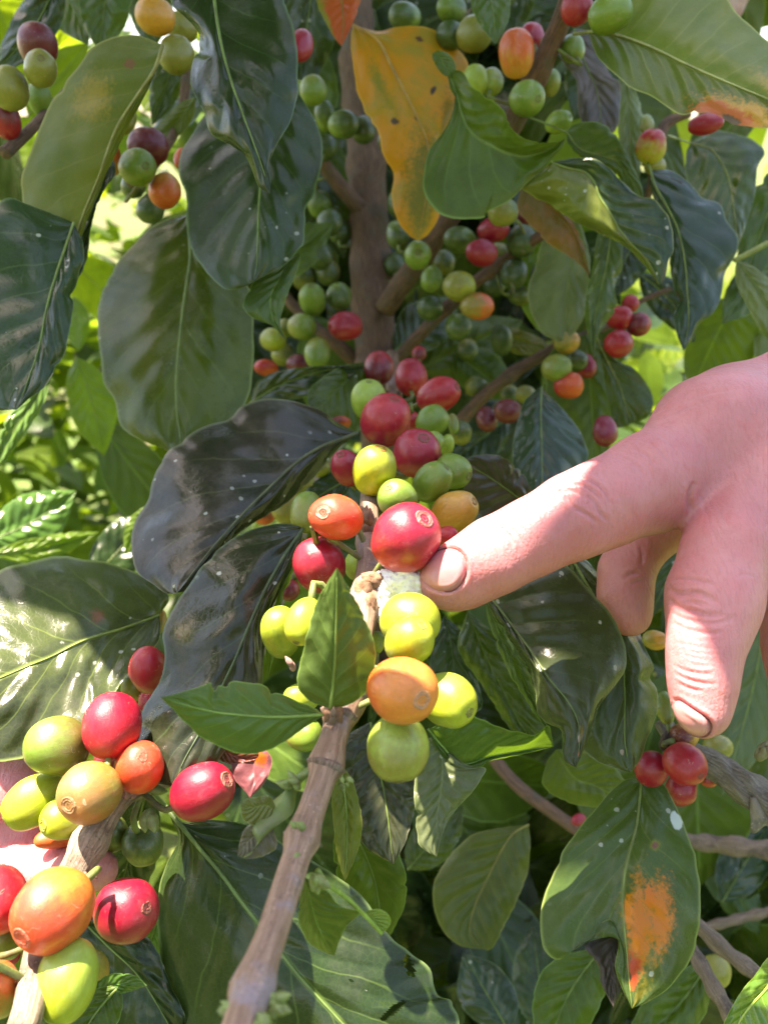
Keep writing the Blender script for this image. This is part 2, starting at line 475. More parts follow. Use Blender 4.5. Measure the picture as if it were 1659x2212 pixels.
# ---------------- loose leaves in one mesh (canopy, far foliage) ----------------
LS = np.linspace(0, 1, 8); LT = np.array([-1, -.5, 0, .5, 1.0])
def loose_leaf(c, axis, nrm, ln, wd, droop=.25, fold=.25):
    axis = axis / np.linalg.norm(axis); nrm = nrm - axis * np.dot(nrm, axis); nrm /= np.linalg.norm(nrm)
    side = np.cross(axis, nrm)
    V = []
    pf = profile(LS)
    for s, p in zip(LS, pf):
        for t in LT:
            V.append(c + axis * ((s - .5) * ln) + side * (t * p * wd / 2) + nrm * (-droop * ln * (s - .5) ** 2 * 1.2 + fold * abs(t) * p * wd * .5 + .03 * wd * math.sin(9 * s + 3 * t)))
    return V
LF = []
for i in range(len(LS) - 1):
    for j in range(4):
        k = i * 5 + j
        LF.append((k, k + 5, k + 6, k + 1))
LUV = [(s, t * .5 + .5) for s in LS for t in LT]
def loose_mesh(name, items, mat, parent=None, mats=None, sel=None):
    V = []; F = []; UVs = []; k = 0
    for it in items:
        V += it; F += [(a + k, b + k, c + k, d + k) for a, b, c, d in LF]; UVs += LUV; k += len(it)
    me, c = mesh_np(name, V, F, UVs)
    o = link(name, me, mat, parent, c)
    if mats:
        for m in mats: me.materials.append(m)
        pi = np.repeat(np.array(sel), len(LF)); me.polygons.foreach_set("material_index", pi.astype(np.int32))
    return o

# ---------------- cherries ----------------
def ovoid(kind):
    me = bpy.data.meshes.new("coffee_cherry")
    nr, ns = 22, 32
    V = [(0, 0, -1)]; F = []
    for i in range(1, nr):
        th = math.pi * i / nr
        z = -math.cos(th); r = math.sin(th) ** (.90, .86, .96, .93, .88, .91)[kind]
        r *= 1 + (.03, -.02, .0, .05, -.05, .02)[kind] * z
        if z > .9: z = .9 + (z - .9) * .55
        if z < -.93: z = -.93 + (z + .93) * .8
        for j in range(ns):
            a = 2 * math.pi * j / ns
            rr = r * (1 + .018 * math.cos(2 * a + kind) + .014 * mnoise.noise(Vector((math.cos(a) * 1.5, math.sin(a) * 1.5, z * 1.4 + kind * 5)))*4 + .05 * mnoise.noise(Vector((math.cos(a) * .8 + kind, math.sin(a) * .8, z * .7))))
            V.append((rr * math.cos(a), rr * math.sin(a), z))
    V.append((0, 0, .95))
    for j in range(ns): F.append((0, 1 + (j + 1) % ns, 1 + j))
    for i in range(nr - 2):
        for j in range(ns):
            a = 1 + i * ns + j; b = 1 + i * ns + (j + 1) % ns
            F.append((a, b, b + ns, a + ns))
    k = 1 + (nr - 2) * ns
    for j in range(ns): F.append((k + j, k + (j + 1) % ns, len(V) - 1))
    me.from_pydata(V, [], F)
    me.polygons.foreach_set("use_smooth", np.ones(len(me.polygons), bool))
    return me
OV = [ovoid(k) for k in range(6)]
def disc_mesh(var=0):
    me = bpy.data.meshes.new("crown_scar")
    prof = [(.0, .905), (.03, .90), (.055, .93), (.085, .955), (.12, .935), (.155, .93), (.19, .948), (.215, .968), (.24, .952), (.27, .948), (.30, .955), (.325, .968), (.35, .950), (.375, .925), (.40, .86)]
    ns = 36; V = []; F = []
    for i, (r, z) in enumerate(prof):
        for j in range(ns):
            a = 2 * math.pi * j / ns
            rr = r * (.80, .62, .70, .54)[var] * (1 + (.05, .12, .08, .15)[var] * mnoise.noise(Vector((math.cos(a) * 1.4 + var, math.sin(a) * 1.4, i * .15))) * 2)
            V.append((rr * math.cos(a), rr * math.sin(a), (z if var in (0, 2) else .93 + (z - .93) * .6 + (.012 if var == 3 else .006)) + .004 + (.018, .03, .022, .035)[var] * mnoise.noise(Vector((r * 18 * math.cos(a), r * 18 * math.sin(a), 3)))))
    for i in range(len(prof) - 1):
        for j in range(ns):
            a = i * ns + j; b = i * ns + (j + 1) % ns
            F.append((a, b, b + ns, a + ns))
    me.from_pydata(V, [], F); me.polygons.foreach_set("use_smooth", np.ones(len(me.polygons), bool))
    return me
DISC = [disc_mesh(k) for k in range(4)]
_meshcache = {}
def with_mat(me, mat):
    k = (me.name, mat.name)
    if k not in _meshcache:
        c = me.copy(); c.materials.clear(); c.materials.append(mat); _meshcache[k] = c
    return _meshcache[k]

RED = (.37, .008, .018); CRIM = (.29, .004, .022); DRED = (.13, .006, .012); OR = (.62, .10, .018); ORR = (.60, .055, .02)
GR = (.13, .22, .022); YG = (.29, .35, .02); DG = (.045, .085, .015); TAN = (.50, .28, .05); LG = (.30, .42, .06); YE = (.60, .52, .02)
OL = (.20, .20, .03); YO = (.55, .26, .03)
STALK = None
CH_N = [0]
def cherry(u, v, rx, ry, calyx, cA, cB, label, d=None, scar=(.20, .13, .07), rad=.0078, group=None, k=0., stalk=True, size=None):
    ring = scar != (.20, .13, .07)
    """u, v where it is seen, rx, ry half sizes there, calyx = where the crown scar shows (None: it faces away)"""
    CH_N[0] += 1
    r = min(rx, ry); A = max(rx, ry)
    i = CH_N[0]
    if d is None: d = rad / (r * KF) * (1.0 if r > 20 else 1)
    back = calyx is None
    if back:
        rr = random.Random(i * 7 + 3)
        if ry >= rx: cx, cy = rr.uniform(-.2, .2) * rx, (1 if rr.random() < .4 else -1) * ry * .85
        else: cx, cy = (1 if rr.random() < .5 else -1) * rx * .85, rr.uniform(-.2, .2) * ry
    else: cx, cy = calyx[0] - u, calyx[1] - v
    req = r * KF * d
    lenA = max(A, r * 1.10) * KF * d
    px = np.array([cx, -cy]) * KF * d
    m = np.linalg.norm(px) / lenA
    if m > .96: px = px * .96 / m; m = .96
    z = math.sqrt(max(0, 1 - m * m)) * (-1 if back else 1)
    # a calyx seen near the middle: the long axis points at the camera, the width seen is the equator
    ax = RIGHT * (px[0] / lenA) + UP * (px[1] / lenA) + BACK * z
    ax /= np.linalg.norm(ax)
    c = P(u, v, d)
    view = (CP - c) / np.linalg.norm(CP - c)
    me = with_mat(OV[(i * 5 + i // 6) % 6], cherry_mat(cA, cB, k))
    o = bpy.data.objects.new("coffee_cherry", me); COL.objects.link(o)
    q = Vector(ax).to_track_quat('Z', 'Y')
    # seen outline wider than the equator across the axis
    sx = sy = req
    if not back and m < .55:     # looking down the axis: outline = equator ellipse
        sx = sy = (rx + ry) / 2 * KF * d; lenA = max(sx * 1.08, lenA * .98)
        sideways = Vector(np.cross(ax, UP)).normalized()
        yv = Vector(ax).cross(sideways)
        M3 = Matrix((sideways, yv, Vector(ax))).transposed()
        q = M3.to_quaternion(); sx = rx * KF * d; sy = ry * KF * d
    o.rotation_mode = 'QUATERNION'; o.rotation_quaternion = q
    o.scale = (sx, sy, lenA); o.location = c
    tag(o, label, "coffee cherry", group)
    if r > 24 or not back:
        dm = plain_mat("crown_scar", tuple(.38 * s + .62 * b for s, b in zip(scar, cB)), .5, tuple(.42 * s + .25 * b for s, b in zip(scar, cB)), scale=5, bump=.3, dist=.05)
        s = bpy.data.objects.new("crown_scar", with_mat(DISC[0 if ring else (1, 2, 3)[i % 3]], dm)); COL.objects.link(s); s.parent = o
    # stalk
    if stalk and BRANCH_PTS:
        base = c - ax * lenA * .93
        allp = np.vstack(BRANCH_PTS); dist = np.linalg.norm(allp - base, axis=1); j = int(dist.argmin())
        if dist[j] < .016:
            e = allp[j]
            mid = base - ax * min(.005, dist[j] * .45)
            line = catmull(np.array([c - ax * lenA * .85, base, mid, e]), 9)
            me_s, cc = tube_mesh("stalk", line, np.linspace(.00085, .0007, 9), 8)
            link("stalk", me_s, STALK, o, cc)
    return o
STALK = plain_mat("cherry_stalk", (.16, .22, .05), .6, (.11, .10, .04), scale=200)

# ---------------- hands ----------------
def sd_cone(X, a, b, ra, rb):
    ba = (b - a).astype(np.float32); bb = float((ba * ba).sum())
    pa0 = X[0] - np.float32(a[0]); pa1 = X[1] - np.float32(a[1]); pa2 = X[2] - np.float32(a[2])
    h = np.clip((pa0 * ba[0] + pa1 * ba[1] + pa2 * ba[2]) / bb, 0, 1)
    hs = h
    d = np.sqrt((pa0 - ba[0] * h) ** 2 + (pa1 - ba[1] * h) ** 2 + (pa2 - ba[2] * h) ** 2)
    return d - (ra + (rb - ra) * hs)

def smin(a, b, k):
    h = np.clip(.5 + .5 * (b - a) / k, 0, 1)
    return b + (a - b) * h - k * h * (1 - h)

def surface_nets(F, o, h):
    ins = F < 0
    nx, ny, nz = F.shape
    cs = np.zeros((nx - 1, ny - 1, nz - 1), np.int8)
    for dx in (0, 1):
        for dy in (0, 1):
            for dz in (0, 1):
                cs += ins[dx:nx - 1 + dx, dy:ny - 1 + dy, dz:nz - 1 + dz]
    act = (cs > 0) & (cs < 8)
    idx = -np.ones(act.shape, np.int64); ci = np.argwhere(act); idx[act] = np.arange(len(ci))
    acc = np.zeros((len(ci), 3)); cnt = np.zeros(len(ci))
    cor = [(x, y, z) for x in (0, 1) for y in (0, 1) for z in (0, 1)]
    val = {c: F[ci[:, 0] + c[0], ci[:, 1] + c[1], ci[:, 2] + c[2]] for c in cor}
    for a in cor:
        for ax in range(3):
            if a[ax] == 1: continue
            b = list(a); b[ax] = 1; b = tuple(b)
            va, vb = val[a], val[b]
            m = (va < 0) != (vb < 0)
            t = np.where(m, va / (va - vb + 1e-20), 0)
            p = np.array(a, float)[None, :].repeat(len(ci), 0); p[:, ax] += t
            acc[m] += p[m]; cnt[m] += 1
    V = (ci + acc / cnt[:, None]) * h + o
    Q = []
    for ax in range(3):
        s0 = [slice(None)] * 3; s1 = [slice(None)] * 3; s0[ax] = slice(0, -1); s1[ax] = slice(1, None)
        a, b = ins[tuple(s0)], ins[tuple(s1)]
        e = np.argwhere(a != b)
        o1, o2 = (ax + 1) % 3, (ax + 2) % 3
        ok = (e[:, o1] > 0) & (e[:, o2] > 0) & (e[:, o1] < F.shape[o1] - 1) & (e[:, o2] < F.shape[o2] - 1)
        e = e[ok]; fl = a[e[:, 0], e[:, 1], e[:, 2]]
        def cell(d1, d2):
            q = e.copy(); q[:, o1] -= d1; q[:, o2] -= d2
            return idx[q[:, 0], q[:, 1], q[:, 2]]
        q = np.stack([cell(1, 1), cell(0, 1), cell(0, 0), cell(1, 0)], 1)
        q[~fl] = q[~fl][:, ::-1]
        Q.append(q)
    Q = np.vstack(Q); Q = Q[(Q >= 0).all(1)]
    return V, Q

def sculpt(chains, h=.0009, smooth=4):
    """chains: list of (k, [(u, v, d, r), ...]); a smooth union of tapering limbs -> verts, quads"""
    segs = []
    for k, ch in chains:
        q = [(P(u, v, d), r * KF * d) for (u, v, d, r) in ch]
        segs.append((k, [(q[i][0], q[i + 1][0], q[i][1], q[i + 1][1]) for i in range(len(q) - 1)]))
    allp = np.array([p for k, s in segs for (a, b, ra, rb) in s for p in (a - ra, a + ra, b - rb, b + rb)])
    lo = allp.min(0) - .003; hi = allp.max(0) + .003
    n = np.ceil((hi - lo) / h).astype(int) + 1
    X = np.meshgrid(*[(lo[i] + h * np.arange(n[i])).astype(np.float32) for i in range(3)], indexing='ij', sparse=True)
    F = None
    for k, ss_ in segs:
        D = None
        for (a, b, ra, rb) in ss_:
            e = sd_cone(X, a, b, ra, rb)
            D = e if D is None else smin(D, e, .0035)
        F = D if F is None else smin(F, D, k)
    V, Q = surface_nets(F, lo, h)
    # smoothing
    E = np.vstack([Q[:, [0, 1]], Q[:, [1, 2]], Q[:, [2, 3]], Q[:, [3, 0]]])
    for _ in range(smooth):
        S = np.zeros_like(V); C = np.zeros(len(V))
        for a, b in ((0, 1), (1, 0)):
            np.add.at(S, E[:, a], V[E[:, b]]); np.add.at(C, E[:, a], 1)
        V = V + .6 * (S / C[:, None] - V)
    return V, Q

def subdivide(V, Q):
    me = bpy.data.meshes.new("tmp"); me.from_pydata(V.tolist(), [], Q.tolist()); me.update()
    o = bpy.data.objects.new("tmp", me); COL.objects.link(o)
    md = o.modifiers.new("s", 'SUBSURF'); md.levels = 1; md.render_levels = 1
    dg = bpy.context.evaluated_depsgraph_get(); dg.update()
    ev = o.evaluated_get(dg).to_mesh()
    n = len(ev.vertices); co = np.empty(n * 3, np.float32); ev.vertices.foreach_get("co", co)
    nr = np.empty(n * 3, np.float32); ev.vertices.foreach_get("normal", nr)
    q = np.empty(len(ev.polygons) * 4, np.int32); ev.loops.foreach_get("vertex_index", q)
    o.evaluated_get(dg).to_mesh_clear()
    bpy.data.objects.remove(o); bpy.data.meshes.remove(me)
    return co.reshape(-1, 3).astype(float), nr.reshape(-1, 3).astype(float), q.reshape(-1, 4)

def on_surface(bvh, u, v):
    o = CP; d = P(u, v, 1.0) - CP; d /= np.linalg.norm(d)
    h = bvh.ray_cast(Vector(o), Vector(d))
    return (np.array(h[0]), np.array(h[1])) if h[0] is not None else (None, None)

def crease(V, Nn, bvh, line, depth, width, ridge=.35):
    """press a fold along a line (of places on the skin) into the skin"""
    c = catmull(line, 26)
    p = [on_surface(bvh, a, b)[0] for a, b in c[:, :2]]
    ok = [x for x in p if x is not None]
    if len(ok) < 3: return
    p = np.array(ok); fade = np.sin(np.linspace(0, math.pi, len(p))) ** .5
    lo = p.min(0) - width * 5; hi = p.max(0) + width * 5
    sel = np.where(((V > lo) & (V < hi)).all(1))[0]
    if not len(sel): return
    D = np.linalg.norm(V[sel][:, None, :] - p[None], axis=2); j = D.argmin(1); dd = D[np.arange(len(sel)), j]
    # distance to the polyline
    a = p[np.clip(j - 1, 0, len(p) - 1)]; b = p[np.clip(j + 1, 0, len(p) - 1)]
    ab = b - a; t = np.clip(((V[sel] - a) * ab).sum(1) / ((ab * ab).sum(1) + 1e-12), 0, 1)
    dd = np.linalg.norm(V[sel] - a - ab * t[:, None], axis=1)
    g = np.exp(-(dd / width) ** 2) - ridge * np.exp(-((dd - 2.0 * width) / (width * 1.2)) ** 2)
    V[sel] -= Nn[sel] * (1.0 * depth * g * fade[j])[:, None]

def nail(parent, bvh, poly, label=None, col=(.72, .42, .38), lift=.0005):
    c = np.mean(poly, 0); n = 40
    ring = catmull(list(poly) + [poly[0]], n + 1)[:-1, :2]
    K_ = 9; V = []; F = []
    for i in range(K_ + 1):
        for j in range(n):
            q = c + (ring[j] - c) * (i / K_)
            p, nn = on_surface(bvh, q[0], q[1])
            if p is None: p = V[-1]; V.append(p); continue
            f = i / K_
            V.append(p + nn * (lift * (1 - f ** 6) + .00012 - .0003 * f ** 10))
    V = np.array(V)
    for i in range(K_):
        for j in range(n):
            a = i * n + j; b = i * n + (j + 1) % n
            F.append((a, b, b + n, a + n))
    # smooth rings
    G = V.reshape(K_ + 1, n, 3)
    for _ in range(6): G = .5 * G + .25 * (np.roll(G, 1, 1) + np.roll(G, -1, 1))
    G[0] = G[0].mean(0)
    me, cc = mesh_np("fingernail", G.reshape(-1, 3), F)
    T = NT("fingernail"); ob = T.coord('Object')
    base = T.mix(T.ss(T.noise(ob, 120, 2), .35, .65), col, tuple(x * .88 for x in col))
    p = T.pr(Base_Color=base, Roughness=.34, Normal=T.bump(T.noise(ob, 700, 2), .06, .0004))
    p.inputs['Subsurface Weight'].default_value = .3
    p.inputs['Subsurface Radius'].default_value = (1, .4, .3); p.inputs['Subsurface Scale'].default_value = .002
    p.inputs['Coat Weight'].default_value = .3; p.inputs['Coat Roughness'].default_value = .25
    o = link("fingernail", me, T.done(p.outputs[0]), parent, cc)
    if label: o['label'] = label
    line = np.array([p + nn * .00006 for p, nn in (on_surface(bvh, *q) for q in ring) if p is not None])
    line = line[: int(len(line) * .80)]
    tube("nail_rim", line, .00013, plain_mat("nail_rim", (.20, .09, .07), .8), o, 5)
    return ring

def skin_mat():
    T = NT("skin"); ob = T.coord('Object')
    n1 = T.noise(ob, 35, 4, .55); n2 = T.noise(ob, 240, 4, .6); n3 = T.noise(ob, 900, 2, .6)
    base = T.mix(T.ss(n1, .35, .65), (.46, .165, .175), (.54, .215, .22))
    base = T.mix(T.ma('MULTIPLY', T.ss(n2, .5, .75), .4), base, (.46, .12, .13))
    base = T.mix(T.ma('MULTIPLY', T.ss(T.noise(ob, 22, 3, .6), .48, .62), .35), base, (.60, .27, .25))
    va = T.vor(ob, 900, 'DISTANCE_TO_EDGE')
    wr = T.n("ShaderNodeMapping"); T.put(wr.inputs[0], ob); wr.inputs['Rotation'].default_value = (.3, .5, .45); wr.inputs['Scale'].default_value = (1.0, .28, .28)
    ln = T.noise(wr.outputs[0], 1500, 2, .5)
    dot = T.vor(ob, 120); r0 = T.sep(T.vor(ob, 120, out='Color'))[0]
    fr = T.ma('MULTIPLY', T.ma('SUBTRACT', 1.0, T.ss(dot, .02, .05)), T.ma('GREATER_THAN', r0, .90))
    base = T.mix(T.ma('MULTIPLY', fr, .6), base, (.22, .08, .05))
    base = T.mix(T.ma('MULTIPLY', T.ss(T.noise(ob, 75, 4, .6), .50, .70), .35), base, (.56, .15, .16))
    base = T.mix(T.ma('MULTIPLY', T.ss(ln, .52, .62), .16), base, (.34, .10, .09))
    h = T.ma('ADD', T.ma('MULTIPLY', T.ss(va, 0, .25), .25), T.ma('MULTIPLY', ln, 1.6))
    h = T.ma('ADD', h, T.ma('MULTIPLY', n2, .3))
    p = T.pr(Base_Color=base, Roughness=T.ma('ADD', .38, T.ma('MULTIPLY', n2, .18)), Normal=T.bump(h, .36, .0004))
    p.inputs['Subsurface Weight'].default_value = .55
    p.inputs['Subsurface Radius'].default_value = (1.0, .30, .18)
    p.inputs['Subsurface Scale'].default_value = .0045
    return T.done(p.outputs[0])

# =====================================================================
# the ground and what grows behind
# =====================================================================
def ground():
    T = NT("ground"); ob = T.coord('Object')
    a = T.noise(ob, 1.1, 5, .6); b = T.noise(ob, 9, 5, .7); c = T.noise(ob, 60, 4, .7)
    base = T.mix(T.ss(a, .42, .60), (.09, .075, .03), (.08, .15, .02))
    base = T.mix(T.ma('MULTIPLY', T.ss(b, .45, .65), .6), base, (.12, .17, .03))
    base = T.mix(T.ma('MULTIPLY', T.ss(c, .5, .7), .5), base, (.05, .06, .02))
    p = T.pr(Base_Color=base, Roughness=.9, Normal=T.bump(T.ma('ADD', b, c), .8, .02))
    m = T.done(p.outputs[0])
    V = []; F = []; n = 60
    xs = np.sign(np.linspace(-1, 1, n)) * np.abs(np.linspace(-1, 1, n)) ** 3 * 150
    for y in xs:
        for x in xs: V.append((x, y + 4, .04 * mnoise.noise(Vector((x * .8, y * .8, 0))) * min(1, 30 / (abs(x) + abs(y) + 1))))
    for i in range(n - 1):
        for j in range(n - 1):
            k = i * n + j; F.append((k, k + 1, k + n + 1, k + n))
    me, c = mesh_np("ground", V, F, center=(0, 0, 0))
    tag(link("ground", me, m, None, (0, 0, 0)), kind="structure")
ground()

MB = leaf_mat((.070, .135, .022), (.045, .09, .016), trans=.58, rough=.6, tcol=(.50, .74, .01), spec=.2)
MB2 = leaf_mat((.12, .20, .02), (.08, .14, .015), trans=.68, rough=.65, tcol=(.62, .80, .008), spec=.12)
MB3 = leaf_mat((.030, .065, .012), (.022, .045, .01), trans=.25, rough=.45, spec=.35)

def grass():
    V = []; F = []
    r = random.Random(5)
    for i in range(9000):
        x = r.uniform(-.6, 4.2); y = r.uniform(1.4, 7.5); hgt = r.uniform(.12, .42); a = r.uniform(0, 6.28); wd = r.uniform(.006, .014)
        dx, dy = math.cos(a), math.sin(a); lx, ly = r.uniform(-.15, .15), r.uniform(-.15, .15)
        k = len(V)
        V += [(x - dx * wd, y - dy * wd, 0), (x + dx * wd, y + dy * wd, 0), (x + dx * wd * .7 + lx * .4, y + dy * wd * .7 + ly * .4, hgt * .6), (x - dx * wd * .7 + lx * .4, y - dy * wd * .7 + ly * .4, hgt * .6), (x + lx, y + ly, hgt)]
        F += [(k, k + 1, k + 2, k + 3), (k + 3, k + 2, k + 4)]
    me, c = mesh_np("grass", V, F)
    T = NT("grass_blade"); ob = T.coord('Object'); nz = T.noise(ob, 3, 3)
    base = T.mix(T.ss(nz, .4, .6), (.12, .24, .02), (.22, .30, .03))
    p = T.pr(Base_Color=base, Roughness=.5); tr = T.n("ShaderNodeBsdfTranslucent"); T.put(tr.inputs[0], (.4, .5, .05))
    mx = T.n("ShaderNodeMixShader"); mx.inputs[0].default_value = .4
    T.t.links.new(p.outputs[0], mx.inputs[1]); T.t.links.new(tr.outputs[0], mx.inputs[2])
    tag(link("grass", me, T.done(mx.outputs[0]), None, c, False), "tall sunlit grass growing beyond the coffee bushes", "grass", kind="stuff")
grass()

BK = bark_mat((.085, .045, .028), (.26, .145, .085), (.12, .10, .07), "bark_brown", 1.4, 1.0)
BK2 = bark_mat((.20, .115, .075), (.34, .22, .16), (.24, .20, .23), "bark_twig", .6, .3)
BK3 = bark_mat((.25, .18, .12), (.38, .30, .22), (.13, .08, .055), "bark_pale", 1.0, .8)
BK5 = bark_mat((.17, .12, .08), (.29, .21, .15), (.10, .07, .05), "bark_dry", 1.2, .9)
BK4 = bark_mat((.17, .14, .10), (.30, .26, .21), (.09, .08, .06), "bark_grey", 1.3, 1.0)

def shrub(x, y, rx, ry, hgt, n, mats, label, seed, z0=.15, size=.13):
    r = np.random.default_rng(seed)
    root = empty("coffee_shrub", (x, y, 0), label, "coffee shrub", "coffee shrubs standing behind the picked bush")
    items = []; sel = []
    while len(items) < n:
        q = r.uniform(-1, 1, 3); rr = np.linalg.norm(q)
        if rr > 1 or r.random() > .25 + rr: continue
        c = np.array([x + q[0] * rx, y + q[1] * ry, z0 + (q[2] * .5 + .5) * hgt])
        if (c[1] < .75 and abs(c[0]) < .8): continue
        out = np.array([q[0], q[1], .1]); ax = out / (np.linalg.norm(out) + .01) + r.normal(0, .5, 3) + np.array([0, 0, -.5])
        nn = np.array([0, 0, 1.0]) + r.normal(0, .45, 3) + out * .3
        items.append(loose_leaf(c, ax, nn, size * r.uniform(.7, 1.2), size * .42 * r.uniform(.8, 1.2)))
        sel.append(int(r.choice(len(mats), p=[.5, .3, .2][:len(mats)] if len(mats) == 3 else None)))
    loose_mesh("foliage", items, mats[0], root, mats[1:], sel)
    for k in range(3):
        a = r.uniform(0, 6.28)
        base = np.array([x + .05 * math.cos(a), y + .05 * math.sin(a), -.02])
        top = np.array([x + rx * .4 * math.cos(a), y + ry * .4 * math.sin(a), z0 + hgt * .85])
        pts = catmull(np.array([base, (base + top) / 2 + r.normal(0, .03, 3), top]), 14)
        tube("stem", pts, np.linspace(.022, .007, 14), BK4, root, 10, .1)
    return root
def around():
    """unseen leafy rows behind the camera, added to break up sky reflections"""
    r = np.random.default_rng(31); items = []
    while len(items) < 1500:
        az = r.uniform(math.pi * .93, math.pi * 2.07); dist = r.uniform(1.1, 2.6); z = r.uniform(.1, 3.0)
        c = np.array([dist * math.cos(az), dist * math.sin(az) - .1, z])
        if mnoise.noise(Vector((az * 2.2, z * 1.1, 4))) < -.12 + .12 * (z - 1.5): continue
        if (z - CAMZ) / dist > 1.35: continue
        items.append(loose_leaf(c, np.array([r.normal(0, .6), r.normal(0, .6), -1]), -np.array([math.cos(az), math.sin(az), -.5]) + r.normal(0, .5, 3), r.uniform(.14, .24), r.uniform(.07, .10)))
    o = loose_mesh("unseen_reflection_foliage", items, MB)  # added out of view, so glossy leaves mirror dark clumps and sky gaps
    tag(o, "unseen leafy coffee rows added behind the camera for reflections", "foliage", kind="stuff")
around()
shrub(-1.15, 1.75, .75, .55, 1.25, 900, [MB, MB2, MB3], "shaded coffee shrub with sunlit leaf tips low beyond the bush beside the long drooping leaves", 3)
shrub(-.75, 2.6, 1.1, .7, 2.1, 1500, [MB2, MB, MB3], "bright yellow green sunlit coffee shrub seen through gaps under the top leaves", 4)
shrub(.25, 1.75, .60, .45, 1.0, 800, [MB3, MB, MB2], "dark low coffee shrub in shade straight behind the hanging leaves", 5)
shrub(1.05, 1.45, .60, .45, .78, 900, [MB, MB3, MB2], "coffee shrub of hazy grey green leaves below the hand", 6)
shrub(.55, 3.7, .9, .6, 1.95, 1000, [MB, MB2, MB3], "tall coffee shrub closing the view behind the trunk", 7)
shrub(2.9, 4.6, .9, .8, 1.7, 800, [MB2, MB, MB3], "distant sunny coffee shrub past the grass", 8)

# =====================================================================
# the bush: trunk, branches, leaves
# =====================================================================
bush = empty("coffee_bush", tuple(P(800, 1000, .47) * np.array([1, 1, 0])), "tall coffee bush with brown upright trunk and large glossy drooping leaves", "coffee bush")
tb = P(800, 1000, .47)
trunk_pts = [(760, -400, .50, 30), (764, -100, .48, 34), (772, 60, .465, 36), (778, 200, .46, 38), (790, 330, .455, 39), (797, 480, .45, 41), (802, 620, .445, 43), (812, 760, .44, 44), (825, 1000, .45, 46), (840, 1600, .62, 46)]
TK = [P(*q[:3]) for q in trunk_pts]; TR = [q[3] * KF * q[2] for q in trunk_pts]
base = np.array([TK[-1][0], TK[-1][1] + .06, -.03])
Tc = catmull(np.hstack([np.array(TK + [(TK[-1] + base) / 2, base]), np.array(TR + [.014, .02])[:, None]]), 110)
rd = Tc[:, 3].copy()
for zz in (360, 640, 790, 130): rd *= 1 + .16 * np.exp(-((Tc[:, 2] - P(790, zz, .45)[2]) / .005) ** 2)
BRANCH_PTS.append(Tc[:, :3])
tube("trunk", Tc[:, :3], rd, BK, bush, 22, .16)
# branches that leave the trunk
wood("branch", [(832, 665, .43, 24), (880, 595, .415, 23), (935, 520, .40, 22), (1000, 430, .385, 22), (1075, 320, .365, 22), (1120, 240, .35, 25), (1165, 150, .335, 22), (1205, 60, .325, 22), (1250, -40, .31, 21), (1310, -180, .29, 18)], BK, bush, nodes=[(.16, .2, .02), (.62, .35, .03), (.80, .2, .02)])
wood("branch", [(845, 790, .43, 14), (900, 730, .42, 14), (960, 670, .41, 13), (1020, 615, .40, 13), (1080, 570, .395, 13), (1150, 520, .38, 12), (1230, 470, .37, 11)], BK, bush, nodes=[(.35, .3, .03), (.6, .3, .03)])
wood("branch", [(980, 930, .42, 16), (1030, 870, .415, 14), (1100, 812, .41, 13), (1190, 757, .405, 12), (1260, 725, .40, 9), (1330, 695, .40, 8), (1375, 655, .40, 6), (1450, 622, .40, 5)], BK, bush, nodes=[(.3, .3, .03), (.55, .4, .04), (.8, .5, .03)])
wood("branch", [(800, 470, .45, 20), (760, 430, .44, 18), (710, 370, .43, 16), (680, 320, .42, 14), (640, 250, .40, 12)], BK, bush, nodes=[(.05, .4, .06)])
wood("branch", [(775, 790, .445, 16), (730, 745, .44, 15), (680, 705, .44, 12), (630, 655, .44, 12), (600, 610, .44, 10)], BK, bush)
wood("branch", [(10, 330, .30, 14), (60, 285, .31, 12), (95, 250, .32, 11), (140, 200, .33, 9), (200, 140, .35, 8)], BK, bush)
wood("branch", [(280, 395, .33, 10), (330, 360, .34, 10), (390, 250, .36, 10), (400, 120, .36, 10), (370, 60, .36, 9), (330, -40, .35, 9)], BK, bush)
wood("branch", [(1490, 245, .36, 7), (1440, 265, .36, 12), (1420, 320, .36, 9), (1405, 400, .37, 8), (1390, 470, .38, 8)], BK, bush, wob=.3)
wood("branch", [(1330, 1850, .40, 12), (1200, 1760, .41, 14), (1100, 1680, .42, 14), (1000, 1540, .44, 14)], BK, bush)
wood("branch", [(1659, 524, .36, 6), (1610, 550, .36, 6), (1585, 562, .36, 5)], plain_mat("green_twig", (.22, .28, .06), .5), bush)

m_dark = leaf_mat((.016, .034, .010), (.010, .020, .008), vein=(.05, .10, .03), trans=.12, rough=.27, specks=.55, N=7, K=2.0)
m_dark2 = leaf_mat((.022, .046, .012), (.013, .028, .009), vein=(.07, .13, .035), trans=.14, rough=.30, specks=.8, N=7)
m_mid = leaf_mat((.048, .080, .008), (.026, .048, .007), vein=(.12, .19, .04), trans=.22, rough=.32, specks=.35, N=8)
m_mid2 = leaf_mat((.055, .105, .022), (.035, .07, .017), vein=(.15, .24, .06), trans=.28, rough=.36, specks=.1, N=8)
m_brn = leaf_mat((.045, .038, .022), (.022, .030, .014), vein=(.08, .10, .035), trans=.10, rough=.26, specks=.9, N=7, dust=.18)
m_und = leaf_mat((.125, .15, .024), (.085, .115, .02), vein=(.24, .25, .07), trans=.34, rough=.5, spec=.3, N=8)
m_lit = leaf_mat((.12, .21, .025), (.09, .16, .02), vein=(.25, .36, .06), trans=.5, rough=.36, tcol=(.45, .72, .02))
m_blue = leaf_mat((.018, .046, .022), (.014, .032, .016), vein=(.09, .14, .06), trans=.12, rough=.25, specks=.8, N=7)
m_grn = leaf_mat((.056, .105, .009), (.036, .072, .008), vein=(.14, .24, .05), trans=.28, rough=.42, N=8)
